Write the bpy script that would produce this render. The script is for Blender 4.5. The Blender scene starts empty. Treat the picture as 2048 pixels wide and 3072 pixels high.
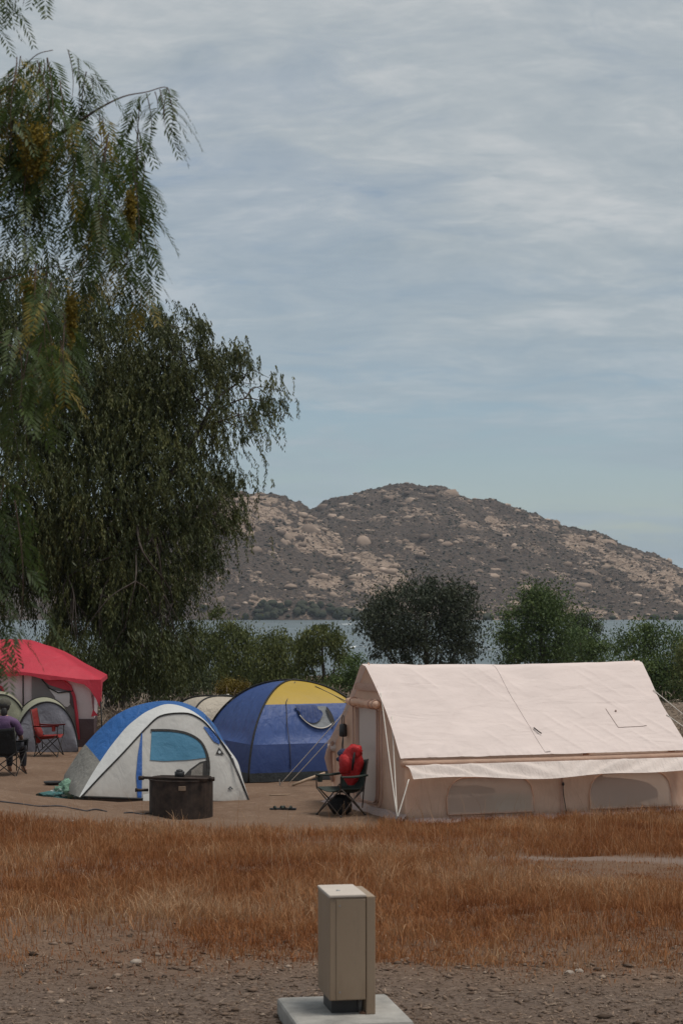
import bpy, bmesh, math, random
import numpy as np
from mathutils import Vector, Matrix

random.seed(7); RNG = np.random.default_rng(7)
SC = bpy.context.scene
COL = SC.collection
R = math.radians

# ------------------------------------------------------------------ camera
ZC = 1.75                      # eye height over the ground under the photographer
F = 6000.0                     # focal length in photo pixels (2048 x 3072) -> 70 mm
PITCH = math.atan(264 / F)
cam = bpy.data.cameras.new('camera'); camo = bpy.data.objects.new('camera', cam); COL.objects.link(camo)
camo.location = (0, 0, ZC); camo.rotation_euler = (math.pi / 2 + PITCH, 0, 0)
cam.sensor_fit = 'VERTICAL'; cam.sensor_height = 36; cam.sensor_width = 24; cam.lens = F / 3072 * 36
cam.clip_start = 0.05; cam.clip_end = 20000
cam.dof.use_dof = True; cam.dof.focus_distance = 28; cam.dof.aperture_fstop = 9.0
SC.camera = camo

# ------------------------------------------------------------------ sky, sun, exposure
SUN_DIR = Vector((0.32, -0.10, 0.94)).normalized()
W = bpy.data.worlds.new('World'); SC.world = W; W.use_nodes = True
nt = W.node_tree; nt.nodes.clear()
def N(tree, t, **kw):
    n = tree.nodes.new(t)
    for k, v in kw.items():
        if k.startswith('i_'): n.inputs[int(k[2:]) if k[2:].isdigit() else k[2:]].default_value = v
        else: setattr(n, k, v)
    return n
def mth(tree, op, a, b=None, clamp=False):
    n = tree.nodes.new('ShaderNodeMath'); n.operation = op; n.use_clamp = clamp
    for i, q in enumerate((a, b)):
        if q is None: continue
        if isinstance(q, (int, float)): n.inputs[i].default_value = q
        else: tree.links.new(q, n.inputs[i])
    return n.outputs[0]
def ramp(tree, fac, stops, interp='LINEAR'):
    n = tree.nodes.new('ShaderNodeValToRGB'); n.color_ramp.interpolation = interp
    e = n.color_ramp.elements
    while len(e) < len(stops): e.new(0.5)
    for k, (p, c) in enumerate(stops):
        e[k].position = p; e[k].color = (c, c, c, 1) if isinstance(c, (int, float)) else (*c, 1)
    tree.links.new(fac, n.inputs[0]); return n.outputs[0]
L = nt.links.new
sky = N(nt, 'ShaderNodeTexSky', sky_type='NISHITA', sun_disc=False)
sky.sun_elevation = math.asin(SUN_DIR.z); sky.sun_rotation = math.atan2(SUN_DIR.x, SUN_DIR.y)
sky.air_density = 1.0; sky.dust_density = 0.3; sky.ozone_density = 3.0
bgA = N(nt, 'ShaderNodeBackground'); bgA.inputs[1].default_value = 0.058; L(sky.outputs[0], bgA.inputs[0])
tc = N(nt, 'ShaderNodeTexCoord'); sx = N(nt, 'ShaderNodeSeparateXYZ'); L(tc.outputs['Generated'], sx.inputs[0])
zz = mth(nt, 'ADD', mth(nt, 'MAXIMUM', sx.outputs[2], 0.0), 0.17)
cx = N(nt, 'ShaderNodeCombineXYZ')
L(mth(nt, 'DIVIDE', sx.outputs[0], zz), cx.inputs[0]); L(mth(nt, 'DIVIDE', sx.outputs[1], zz), cx.inputs[1])
def cloudnoise(scale, loc, detail, rough, dist=0.0, sc3=(1, 1, 1), rot=0.0):
    m = N(nt, 'ShaderNodeMapping'); m.inputs['Location'].default_value = loc; m.inputs['Scale'].default_value = sc3
    m.inputs['Rotation'].default_value = (0, 0, rot); L(cx.outputs[0], m.inputs[0])
    n = N(nt, 'ShaderNodeTexNoise'); L(m.outputs[0], n.inputs['Vector'])
    n.inputs['Scale'].default_value = scale; n.inputs['Detail'].default_value = detail
    n.inputs['Roughness'].default_value = rough; n.inputs['Distortion'].default_value = dist
    return n.outputs[0]
n1 = cloudnoise(2.0, (3.1, 1.7, 0), 9, 0.62, 0.7, (0.8, 1.0, 1), 0.25)
n2 = cloudnoise(6.0, (9.1, 4.2, 0), 8, 0.6, 0.9, (0.7, 1.0, 1), 0.4)
n3 = cloudnoise(1.3, (1.4, 6.6, 0), 5, 0.5, 0.2, (0.6, 1.1, 1), 0.1)
n4 = cloudnoise(17.0, (2.3, 7.7, 0), 6, 0.6, 0.8, (0.75, 1.0, 1), 0.5)
tone = mth(nt, 'ADD', mth(nt, 'ADD', mth(nt, 'MULTIPLY', n1, 0.58), mth(nt, 'MULTIPLY', n2, 0.26)), mth(nt, 'MULTIPLY', n4, 0.16))
ccol = ramp(nt, tone, [(0.38, (0.240, 0.280, 0.312)), (0.5, (0.312, 0.342, 0.364)), (0.60, (0.410, 0.423, 0.432))])
lowf = ramp(nt, sx.outputs[2], [(0.0, 0.85), (0.09, 0.5), (0.20, 0.10), (0.3, 0.0)])
lm = N(nt, 'ShaderNodeMix', data_type='RGBA'); L(lowf, lm.inputs[0]); L(ccol, lm.inputs[6]); lm.inputs[7].default_value = (0.215, 0.288, 0.338, 1); ccol = lm.outputs[2]
bgB = N(nt, 'ShaderNodeBackground'); bgB.inputs[1].default_value = 1.0; L(ccol, bgB.inputs[0])
elev = ramp(nt, sx.outputs[2], [(0.0, 0.17), (0.03, 0.10), (0.06, 0.0), (0.11, 0.07), (0.3, 0.14)])
cov = ramp(nt, mth(nt, 'ADD', mth(nt, 'ADD', mth(nt, 'MULTIPLY', n3, 0.7), mth(nt, 'MULTIPLY', n2, 0.3)), elev),
           [(0.42, 0.25), (0.53, 0.80), (0.64, 1.0)], 'EASE')
mx = N(nt, 'ShaderNodeMixShader'); L(cov, mx.inputs[0]); L(bgA.outputs[0], mx.inputs[1]); L(bgB.outputs[0], mx.inputs[2])
wo = N(nt, 'ShaderNodeOutputWorld'); L(mx.outputs[0], wo.inputs[0])

sl = bpy.data.lights.new('sun', 'SUN'); slo = bpy.data.objects.new('sun', sl); COL.objects.link(slo)
sl.energy = 1.8; sl.angle = R(22); sl.color = (1.0, 0.94, 0.86)
slo.rotation_euler = SUN_DIR.to_track_quat('Z', 'Y').to_euler()

SC.view_settings.view_transform = 'Standard'; SC.view_settings.look = 'None'
SC.view_settings.exposure = 0.5; SC.view_settings.gamma = 1.0; SC.view_settings.use_curve_mapping = False
SC.render.engine = 'CYCLES'; SC.cycles.use_denoising = True; SC.cycles.max_bounces = 6
SC.cycles.transparent_max_bounces = 12; SC.cycles.volume_bounces = 0

# ------------------------------------------------------------------ numbers: noise, ground, pixel helper
def _h(ix, iy, s):
    n = (ix.astype(np.int64) * 374761393 + iy.astype(np.int64) * 668265263 + s * 974711) & 0x7fffffff
    n = ((n ^ (n >> 13)) * 1274126177) & 0x7fffffff
    n = ((n ^ (n >> 16)) * 668265263) & 0x7fffffff
    return (n & 0xffff) / 65535.0
def vnoise(x, y, s=0):
    x = np.asarray(x, float); y = np.asarray(y, float)
    ix = np.floor(x); iy = np.floor(y); fx = x - ix; fy = y - iy
    fx = fx * fx * (3 - 2 * fx); fy = fy * fy * (3 - 2 * fy)
    a = _h(ix, iy, s); b = _h(ix + 1, iy, s); c = _h(ix, iy + 1, s); d = _h(ix + 1, iy + 1, s)
    return (a * (1 - fx) + b * fx) * (1 - fy) + (c * (1 - fx) + d * fx) * fy
def fbm(x, y, o=5, s=0, g=0.5):
    t = 0; a = 1; n = 0
    for k in range(o):
        t = t + a * vnoise(x * 2 ** k + 17.3 * k, y * 2 ** k - 9.1 * k, s + k); n += a; a *= g
    return t / n
def sstep(a, b, x):
    t = np.clip((np.asarray(x, float) - a) / (b - a), 0, 1); return t * t * (3 - 2 * t)
def gz(x, y):
    """ground height"""
    x = np.asarray(x, float); y = np.asarray(y, float)
    z = np.interp(y, [-60, 0, 27, 31, 44, 47, 52, 58, 75, 110, 250, 370, 430, 1340, 1400, 1440, 8000],
                  [1.5, -1.75, -3.02, -3.05, -3.06, -2.95, -2.72, -3.3, -5.4, -7.6, -11.5, -13.8, -17, -17, -16.5, -16, -16])
    z = z + 0.50 * np.exp(-(((x + 5.9) / 2.1) ** 2 + ((y - 28.0) / 1.9) ** 2))            # low berm on the left
    near = np.exp(-np.maximum(y - 60, 0) / 60)
    z = z + near * (0.10 * (fbm(x * 0.35, y * 0.35, 3, 5) - 0.5) + 0.06 * (fbm(x * 2.1, y * 2.1, 4, 8, 0.6) - 0.5))
    z = z + sstep(45, 50, y) * (1 - sstep(300, 360, y)) * 0.9 * (fbm(x * 0.12 + 3, y * 0.12, 3, 15) - 0.5)
    return z + ZC
def P(px, py, d):
    """world point on the ray of a photo pixel at distance d in front of the camera"""
    u = (px - 1024) / F; v = (1536 - py) / F
    dx = u; dy = math.cos(PITCH) - v * math.sin(PITCH); dz = math.sin(PITCH) + v * math.cos(PITCH)
    k = d / dy
    return Vector((dx * k, d, ZC + dz * k))
def GP(px, d):
    q = P(px, 1800, d); return Vector((q.x, d, float(gz(q.x, d))))

# ------------------------------------------------------------------ materials
MATS = {}
def mat(name):
    m = bpy.data.materials.new(name); m.use_nodes = True; m.node_tree.nodes.clear(); MATS[name] = m
    t = m.node_tree; b = t.nodes.new('ShaderNodeBsdfPrincipled'); o = t.nodes.new('ShaderNodeOutputMaterial')
    t.links.new(b.outputs[0], o.inputs[0]); return m, t, b, o
def noise_node(t, scale, detail=4, rough=0.55, coord='Object', sc3=None, dist=0.0, rot=None):
    c = t.nodes.new('ShaderNodeTexCoord'); v = c.outputs[coord]
    if sc3 or rot:
        mp = t.nodes.new('ShaderNodeMapping')
        if sc3: mp.inputs['Scale'].default_value = sc3
        if rot: mp.inputs['Rotation'].default_value = rot
        t.links.new(v, mp.inputs[0]); v = mp.outputs[0]
    n = t.nodes.new('ShaderNodeTexNoise'); t.links.new(v, n.inputs['Vector'])
    n.inputs['Scale'].default_value = scale; n.inputs['Detail'].default_value = detail
    n.inputs['Roughness'].default_value = rough; n.inputs['Distortion'].default_value = dist
    return n.outputs[0]
def mixc(t, fac, a, b, mode='MIX'):
    n = t.nodes.new('ShaderNodeMix'); n.data_type = 'RGBA'; n.blend_type = mode
    for s, q in ((0, fac), (6, a), (7, b)):
        if isinstance(q, (int, float)): n.inputs[s].default_value = q
        elif isinstance(q, tuple): n.inputs[s].default_value = (*q, 1)
        else: t.links.new(q, n.inputs[s])
    return n.outputs[2]
def bump(t, b, h, strength, dist=0.01):
    n = t.nodes.new('ShaderNodeBump'); n.inputs['Strength'].default_value = strength; n.inputs['Distance'].default_value = dist
    t.links.new(h, n.inputs['Height']); t.links.new(n.outputs[0], b.inputs['Normal'])
def c3(c, k): return tuple(min(1, x * k) for x in c)
def plain(name, col, rough=0.6, var=0.18, scale=14, metal=0.0, bmp=0.0):
    m, t, b, o = mat(name)
    n = noise_node(t, scale, 5, 0.6)
    t.links.new(mixc(t, ramp(t, n, [(0.3, 0.0), (0.7, 1.0)]), c3(col, 1 - var), c3(col, 1 + var)), b.inputs['Base Color'])
    b.inputs['Roughness'].default_value = rough; b.inputs['Metallic'].default_value = metal
    if bmp: bump(t, b, noise_node(t, scale * 5, 3), bmp, 0.004)
    return m
def fabric(name, col, rough=0.7, wr=0.5, scale=5, sc3=None, trans=0.15, var=0.10, dirt=None, rot=None):
    """cloth: long creases plus fine ones, a little light through it"""
    m, t, b, o = mat(name)
    n1 = noise_node(t, scale, 3, 0.5, sc3=sc3, dist=0.6, rot=rot); n2 = noise_node(t, scale * 4.5, 3, 0.6, dist=0.3)
    h = mth(t, 'ADD', n1, mth(t, 'MULTIPLY', n2, 0.22))
    bump(t, b, h, wr, 0.05)
    n3 = noise_node(t, 1.7, 4, 0.6)
    base = mixc(t, ramp(t, n3, [(0.3, 0.0), (0.7, 1.0)]), c3(col, 1 - var), c3(col, 1 + var * 0.6))
    if dirt:
        g = t.nodes.new('ShaderNodeTexCoord'); s = t.nodes.new('ShaderNodeSeparateXYZ'); t.links.new(g.outputs['Object'], s.inputs[0])
        k = mth(t, 'SUBTRACT', 1.0, mth(t, 'DIVIDE', s.outputs[2], dirt[1], True), True)
        k = mth(t, 'MULTIPLY', mth(t, 'MULTIPLY', k, k), mth(t, 'MULTIPLY', noise_node(t, 7, 4), 1.3), True)
        base = mixc(t, k, base, dirt[0])
    t.links.new(base, b.inputs['Base Color']); b.inputs['Roughness'].default_value = rough
    b.inputs['Specular IOR Level'].default_value = 0.3
    if trans:
        tr = t.nodes.new('ShaderNodeBsdfTranslucent'); t.links.new(base, tr.inputs[0])
        ms = t.nodes.new('ShaderNodeMixShader'); ms.inputs[0].default_value = trans
        t.links.new(b.outputs[0], ms.inputs[1]); t.links.new(tr.outputs[0], ms.inputs[2]); t.links.new(ms.outputs[0], o.inputs[0])
    return m
def netting(name, col, open_=0.4):
    m, t, b, o = mat(name); b.inputs['Base Color'].default_value = (*col, 1); b.inputs['Roughness'].default_value = 0.8
    tr = t.nodes.new('ShaderNodeBsdfTransparent'); ms = t.nodes.new('ShaderNodeMixShader'); ms.inputs[0].default_value = open_
    t.links.new(b.outputs[0], ms.inputs[1]); t.links.new(tr.outputs[0], ms.inputs[2]); t.links.new(ms.outputs[0], o.inputs[0])
    return m
def attr_col(name, stops, rough=0.75, trans=0.0, spec=0.3):
    """colour runs along a ramp by the per-leaf random value stored in the attribute 'v'"""
    m, t, b, o = mat(name)
    a = t.nodes.new('ShaderNodeAttribute'); a.attribute_name = 'v'
    c = ramp(t, a.outputs['Fac'], stops); t.links.new(c, b.inputs['Base Color'])
    b.inputs['Roughness'].default_value = rough; b.inputs['Specular IOR Level'].default_value = spec
    if trans:
        tr = t.nodes.new('ShaderNodeBsdfTranslucent'); t.links.new(c, tr.inputs[0])
        ms = t.nodes.new('ShaderNodeMixShader'); ms.inputs[0].default_value = trans
        t.links.new(b.outputs[0], ms.inputs[1]); t.links.new(tr.outputs[0], ms.inputs[2]); t.links.new(ms.outputs[0], o.inputs[0])
    return m

# ------------------------------------------------------------------ mesh helpers
def tag(o, label=None, cat=None, group=None, kind=None):
    for k, v in (('label', label), ('category', cat), ('group', group), ('kind', kind)):
        if v: o[k] = v
    return o
def link(name, me, m=None, parent=None, smooth=False):
    o = bpy.data.objects.new(name, me); COL.objects.link(o)
    if m is not None: me.materials.append(m)
    if parent is not None: o.parent = parent
    if smooth: me.polygons.foreach_set('use_smooth', [True] * len(me.polygons))
    return o
def empty(name, loc, rz=0.0, label=None, cat=None, group=None):
    o = bpy.data.objects.new(name, None); COL.objects.link(o); o.location = loc; o.rotation_euler = (0, 0, rz)
    o.empty_display_size = 0.2
    return tag(o, label, cat, group)
def npmesh(name, V, Fc, m, parent=None, v=None, smooth=False):
    """V (n,3), Fc (k,q) all faces with q corners; v optional per-vertex value"""
    V = np.asarray(V, np.float32).reshape(-1, 3); Fc = np.asarray(Fc, np.int32)
    me = bpy.data.meshes.new(name); me.vertices.add(len(V)); me.vertices.foreach_set('co', V.ravel())
    k, q = Fc.shape; me.loops.add(k * q); me.loops.foreach_set('vertex_index', Fc.ravel())
    me.polygons.add(k); me.polygons.foreach_set('loop_start', np.arange(0, k * q, q, dtype=np.int32))
    me.update(calc_edges=True)
    if v is not None:
        a = me.attributes.new('v', 'FLOAT', 'POINT'); a.data.foreach_set('value', np.asarray(v, np.float32).ravel())
    return link(name, me, m, parent, smooth)
class MB:
    def __init__(s): s.v = []; s.f = []
    def face(s, pts):
        n = len(s.v); s.v += [tuple(p) for p in pts]; s.f.append(tuple(range(n, n + len(pts)))); return s
    def loft(s, curves, closed=False):
        n = len(s.v); m = len(curves[0])
        for c in curves: s.v += [tuple(p) for p in c]
        for i in range(len(curves) - 1):
            for j in range(m if closed else m - 1):
                k = (j + 1) % m
                s.f.append((n + i * m + j, n + i * m + k, n + (i + 1) * m + k, n + (i + 1) * m + j))
        return s
    def tube(s, pts, r, sides=7, cap=True):
        pts = [Vector(p) for p in pts]; rr = r if isinstance(r, (list, tuple)) else [r] * len(pts)
        rings = []; up = None
        for i, p in enumerate(pts):
            a = pts[max(i - 1, 0)]; b = pts[min(i + 1, len(pts) - 1)]; t = (b - a)
            t = t.normalized() if t.length > 1e-9 else Vector((0, 0, 1))
            if up is None: up = t.orthogonal().normalized()
            up = (up - t * up.dot(t)); up = up.normalized() if up.length > 1e-6 else t.orthogonal().normalized()
            w = t.cross(up)
            rings.append([p + (up * math.cos(2 * math.pi * k / sides) + w * math.sin(2 * math.pi * k / sides)) * rr[i] for k in range(sides)])
        n = len(s.v); s.loft(rings, True)
        if cap:
            s.f.append(tuple(n + k for k in reversed(range(sides)))); e = n + (len(pts) - 1) * sides
            s.f.append(tuple(e + k for k in range(sides)))
        return s
    def box(s, lo, hi, M=None):
        x0, y0, z0 = lo; x1, y1, z1 = hi; n = len(s.v)
        q = [(x0, y0, z0), (x1, y0, z0), (x1, y1, z0), (x0, y1, z0), (x0, y0, z1), (x1, y0, z1), (x1, y1, z1), (x0, y1, z1)]
        if M is not None: q = [tuple(M @ Vector(p)) for p in q]
        s.v += q
        for f in ((3, 2, 1, 0), (4, 5, 6, 7), (0, 1, 5, 4), (1, 2, 6, 5), (2, 3, 7, 6), (3, 0, 4, 7)): s.f.append(tuple(n + k for k in f))
        return s
    def blob(s, c, r, nz=0.15, seed=0, seg=12, rng=8, sq=1.0):
        """uneven ellipsoid"""
        rings = []
        rx, ry, rz = (r, r, r) if isinstance(r, (int, float)) else r
        for i in range(rng + 1):
            th = math.pi * i / rng; row = []
            for j in range(seg):
                ph = 2 * math.pi * j / seg
                k = 1 + nz * (2 * float(vnoise(j % seg * 0.9 + seed * 7.1, i * 0.8 + seed * 3.3, seed)) - 1) * math.sin(th)
                row.append((c[0] + rx * k * math.sin(th) * math.cos(ph), c[1] + ry * k * math.sin(th) * math.sin(ph), c[2] + rz * k * math.cos(th)))
            rings.append(row)
        s.loft(rings, True); return s
    def build(s, name, m, parent=None, smooth=False, bevel=0.0, weld=False):
        me = bpy.data.meshes.new(name); me.from_pydata(s.v, [], s.f); me.update()
        if bevel or weld:
            bm = bmesh.new(); bm.from_mesh(me)
            if weld: bmesh.ops.remove_doubles(bm, verts=bm.verts, dist=1e-4)
            if bevel: bmesh.ops.bevel(bm, geom=list(bm.edges), offset=bevel, segments=2, profile=0.5, affect='EDGES')
            bm.to_mesh(me); bm.free()
        return link(name, me, m, parent, smooth)
def resample(pts, n):
    P_ = np.array([tuple(p) for p in pts], float); d = np.r_[0, np.cumsum(np.linalg.norm(np.diff(P_, axis=0), axis=1))]
    t = np.linspace(0, d[-1], n); return np.stack([np.interp(t, d, P_[:, k]) for k in range(P_.shape[1])], 1)
def smooth_curve(pts, n, it=2):
    q = resample(pts, n)
    for _ in range(it): q[1:-1] = 0.25 * q[:-2] + 0.5 * q[1:-1] + 0.25 * q[2:]
    return q
def spline(pts, n):
    """Catmull-Rom through the points"""
    p = [Vector(q) for q in pts]; p = [p[0] * 2 - p[1]] + p + [p[-1] * 2 - p[-2]]; out = []
    m = len(p) - 3
    for i in range(n):
        t = i / (n - 1) * m; k = min(int(t), m - 1); t -= k; a, b, c, d = p[k:k + 4]
        out.append(0.5 * ((2 * b) + (c - a) * t + (2 * a - 5 * b + 4 * c - d) * t * t + (3 * b - a - 3 * c + d) * t ** 3))
    return out

# ------------------------------------------------------------------ the ground
def grass_density(x, y):
    edge0 = 11.9 + 2.2 * (fbm(x * 0.7, y * 0.5, 4, 31) - 0.5) * 2 - 0.12 * x
    edge1 = np.where(x < 0.5, 26.6, 27.9 + 0.33 * np.maximum(x - 1.0, 0)) + 0.5 * (fbm(x * 0.9, y * 0.4, 3, 33) - 0.5) * 2
    a = sstep(edge0 - 0.2, edge0 + 4.2, y) * 0.9 + 0.10 * sstep(edge0 - 1.6, edge0 + 1.0, y)
    a = a * (1 - sstep(edge1 - 0.5, edge1 + 0.15, y))
    patch = sstep(0.34, 0.52, fbm(x * 0.55 + 7, y * 0.34, 4, 41))
    a = a * (0.15 + 0.25 * sstep(13.5, 16, y) + (0.85 - 0.25 * sstep(13.5, 16, y)) * patch)
    return a * (1 - 0.97 * pale_path(x, y))
def pale_path(x, y):
    c = 21.6 - 0.42 * (x - 2.4) + 0.5 * (fbm(x * 0.7, y * 0.2, 3, 61) - 0.5)
    w = np.interp(x, [0.8, 2.2, 4.0, 12], [0.2, 0.4, 0.75, 1.0])
    return sstep(w, w * 0.55, np.abs(y - c)) * sstep(0.6, 2.6, x) * (0.35 + 0.65 * sstep(0.3, 0.5, fbm(x * 1.3, y * 1.1, 3, 62)))
def spaced(a, b, step, lo, hi, g=1.18):
    q = list(np.arange(a, b + 1e-6, step)); s = step
    while q[-1] < hi: s *= g; q.append(q[-1] + s)
    s = step
    while q[0] > lo: s *= g; q.insert(0, q[0] - s)
    return np.array(q)
gx = spaced(-7, 7, 0.16, -6000, 6000); gy = spaced(9.5, 50, 0.19, -200, 7000, 1.07)
GX, GY = np.meshgrid(gx, gy); nx, ny = len(gx), len(gy)
GV = np.stack([GX, GY, gz(GX, GY)], -1).reshape(-1, 3)
i0 = (np.arange(ny - 1)[:, None] * nx + np.arange(nx - 1)[None]).ravel()
ground = npmesh('ground', GV, np.stack([i0, i0 + 1, i0 + nx + 1, i0 + nx], 1), None, smooth=True)
tag(ground, 'bare brown campsite dirt with a gravelly near edge', None, kind='structure')
xf, yf = GV[:, 0], GV[:, 1]
za = ground.data.attributes.new('zone', 'FLOAT_COLOR', 'POINT')
zone = np.stack([1 - sstep(11.4 - 0.12 * xf, 13.8 - 0.12 * xf, yf + 1.2 * (fbm(xf * 1.1, yf * 0.9, 4, 71) - 0.5)),
                 np.clip(grass_density(xf, yf) * 1.2, 0, 1), pale_path(xf, yf), sstep(43, 49, yf)], 1)
za.data.foreach_set('color', zone.astype(np.float32).ravel())
m, t, b, o = mat('ground_dirt')
a = t.nodes.new('ShaderNodeAttribute'); a.attribute_name = 'zone'
s = t.nodes.new('ShaderNodeSeparateColor'); t.links.new(a.outputs['Color'], s.inputs[0])
big = noise_node(t, 0.7, 5, 0.6); fine = noise_node(t, 28, 6, 0.7); mid = noise_node(t, 5, 5, 0.65)
dirt = mixc(t, ramp(t, big, [(0.35, 0), (0.65, 1)]), (0.165, 0.103, 0.069), (0.215, 0.142, 0.098))
dirt = mixc(t, ramp(t, fine, [(0.35, 0.0), (0.7, 0.55)]), dirt, (0.10, 0.065, 0.045))
dirt = mixc(t, ramp(t, mid, [(0.52, 0.0), (0.68, 0.6)]), dirt, (0.245, 0.172, 0.124))
grav = mixc(t, ramp(t, fine, [(0.35, 0), (0.66, 1)]), (0.075, 0.052, 0.040), (0.205, 0.153, 0.120))
c = mixc(t, s.outputs[0], dirt, grav)
c = mixc(t, s.outputs[1], c, mixc(t, mid, (0.115, 0.060, 0.034), (0.17, 0.095, 0.058)))
c = mixc(t, s.outputs[2], c, mixc(t, fine, (0.165, 0.115, 0.09), (0.245, 0.183, 0.152)))
c = mixc(t, a.outputs['Alpha'], c, mixc(t, mid, (0.13, 0.095, 0.070), (0.20, 0.155, 0.115)))
t.links.new(c, b.inputs['Base Color']); b.inputs['Roughness'].default_value = 0.95; b.inputs['Specular IOR Level'].default_value = 0.1
bump(t, b, mth(t, 'ADD', fine, mth(t, 'MULTIPLY', mid, 1.5)), 0.8, 0.03)
ground.data.materials.append(m)

# ------------------------------------------------------------------ the lake
LZ = -14.0 + ZC
me = bpy.data.meshes.new('lake'); me.from_pydata([(-6000, 330, LZ), (6000, 330, LZ), (6000, 1600, LZ), (-6000, 1600, LZ)], [], [(0, 1, 2, 3)])
m, t, b, o = mat('lake_water')
b.inputs['Base Color'].default_value = (0.075, 0.105, 0.115, 1); b.inputs['Roughness'].default_value = 0.22
wn = noise_node(t, 0.35, 5, 0.62, sc3=(0.35, 1.0, 1)); wn2 = noise_node(t, 0.02, 3, 0.5, sc3=(0.5, 1, 1))
bump(t, b, wn, 0.7, 1.0)
t.links.new(ramp(t, wn2, [(0.35, 0.30), (0.65, 0.45)]), b.inputs['Roughness'])
lake = link('lake', me, m); tag(lake, 'grey blue lake water below the rocky mountain', None, kind='structure')

# ------------------------------------------------------------------ the mountain
def crest(pts, d):
    a = np.array(pts, float); return (a[:, 0] - 1024) / F * d, (1800 - a[:, 1]) / F * d + ZC
MX, MY = np.meshgrid(np.r_[np.linspace(-900, -170, 60)[:-1], np.linspace(-170, 380, 330), np.linspace(380, 900, 50)[1:]],
                     np.r_[np.linspace(1385, 1960, 270), np.linspace(1975, 2400, 16)])
wob = (fbm(MX / 130, MY / 130, 4, 3) - 0.5)
def hill(pts, cy, sharp, back, wobk=110, foot=1405):
    xs, zs = crest(pts, cy); z = np.interp(MX, xs, zs); yy = MY + wob * wobk
    t_ = np.clip((yy - foot) / (cy - foot), 0, None)
    up = LZ - 3 + (z - LZ + 3) * np.minimum(t_, 1) ** sharp
    return np.where(t_ <= 1, up, z - np.maximum(yy - cy, 0) * back)
main = hill([(-3200, 1760), (-1200, 1640), (0, 1560), (500, 1560), (800, 1540), (940, 1522), (1000, 1498), (1090, 1474), (1150, 1462), (1235, 1449), (1290, 1458),
             (1330, 1458), (1400, 1487), (1500, 1512), (1560, 1530), (1620, 1556), (1700, 1590), (1800, 1610), (1850, 1640), (1905, 1655), (1960, 1672), (2048, 1728),
             (2200, 1790), (2500, 1850), (4200, 1890)], 1860, 0.95, 0.35, 60)
dome = hill([(-3200, 1800), (0, 1640), (500, 1530), (620, 1498), (690, 1481), (740, 1474), (790, 1480), (850, 1500), (900, 1514), (950, 1545), (1010, 1600), (1075, 1650),
             (1150, 1720), (1230, 1790), (1320, 1870), (1500, 1990), (4200, 2400)], 1640, 0.80, 0.5, 35)
spur = hill([(-3200, 1950), (500, 1850), (850, 1770), (930, 1715), (1000, 1680), (1060, 1662), (1130, 1662), (1190, 1692), (1250, 1750), (1320, 1820), (1400, 1880), (1600, 2000), (4200, 2400)], 1550, 0.85, 0.5, 25)
spur2 = hill([(-3200, 2200), (1400, 1990), (1560, 1860), (1640, 1800), (1700, 1785), (1770, 1795), (1850, 1830), (1930, 1870), (2100, 2000), (4200, 2400)], 1510, 0.8, 0.5, 20)
MZ = np.maximum(np.maximum(main, dome), np.maximum(spur, spur2))
land = sstep(LZ - 2, LZ + 16, MZ)
DX, DY = MX * 0.8 + MY * 0.6, -MX * 0.6 + MY * 0.8
ridged = 1 - np.abs(2 * fbm(DX / 40 + 5, DY / 75, 5, 21) - 1)
blocks = fbm(MX / 14, MY / 20, 3, 23)
step_ = np.abs(((blocks * 5) % 1) - 0.5)
MZ = MZ + land * (13 * (ridged - 0.75) + 5.0 * (fbm(MX / 18, MY / 24, 4, 22) - 0.5) + 2.6 * (step_ - 0.25))
QX = 1024 + F * MX / MY; QY = 1800 - F * (MZ - ZC) / MY                       # where the outcrops lie on the slopes
def streak(x0, y0, x1, y1, w):
    t_ = np.clip(((QX - x0) * (x1 - x0) + (QY - y0) * (y1 - y0)) / ((x1 - x0) ** 2 + (y1 - y0) ** 2), 0, 1)
    return sstep(w * 1.25, w * 0.6, np.hypot(QX - x0 - t_ * (x1 - x0), QY - y0 - t_ * (y1 - y0)) + 16 * (fbm(MX / 7, MY / 12, 3, 29) - 0.5))
def cells(x, y, s):
    ix, iy = np.floor(x), np.floor(y); best = np.full(x.shape, 9.0)
    for a_ in (-1, 0, 1):
        for b_ in (-1, 0, 1):
            cx_, cy_ = ix + a_, iy + b_; best = np.minimum(best, np.hypot(cx_ + _h(cx_, cy_, s) - x, cy_ + _h(cx_, cy_, s + 7) - y))
    return best
blk = cells(DX / 7.5, DY / 12, 301); MZ = MZ + land * 3.4 * (0.45 - np.minimum(blk, 0.9)) * sstep(0.40, 0.60, fbm(MX / 60, MY / 80, 3, 305))
blk2 = cells(MX / 4.6, MY / 7, 311); MZ = MZ + land * 1.5 * (0.45 - np.minimum(blk2, 0.9))
slab = np.zeros_like(MX)
for a_ in ((690, 1492, 860, 1540, 34), (840, 1545, 1000, 1640, 34), (770, 1510, 900, 1590, 36), (650, 1560, 760, 1580, 24), (900, 1632, 930, 1636, 24), (860, 1580, 875, 1585, 15), (1020, 1672, 1070, 1670, 14), (1100, 1680, 1200, 1745, 26), (1080, 1760, 1180, 1770, 26), (940, 1740, 1010, 1748, 20),
           (1230, 1640, 1270, 1665, 14), (1470, 1560, 1500, 1580, 16), (1720, 1625, 1790, 1640, 24), (1830, 1680, 1890, 1700, 22), (1900, 1720, 2000, 1760, 20), (1720, 1830, 1840, 1860, 20), (760, 1800, 860, 1820, 16), (1960, 1690, 2060, 1760, 16)): slab = np.maximum(slab, streak(*a_))
expo = np.clip(0.05 + 0.5 * sstep(0.54, 0.72, fbm(DX / 15 + 3, DY / 34, 5, 25, 0.6)) + 1.0 * slab * sstep(0.25, 0.42, fbm(MX / 9, MY / 16, 4, 27)), 0, 1)
mny, mnx = MX.shape
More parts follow.
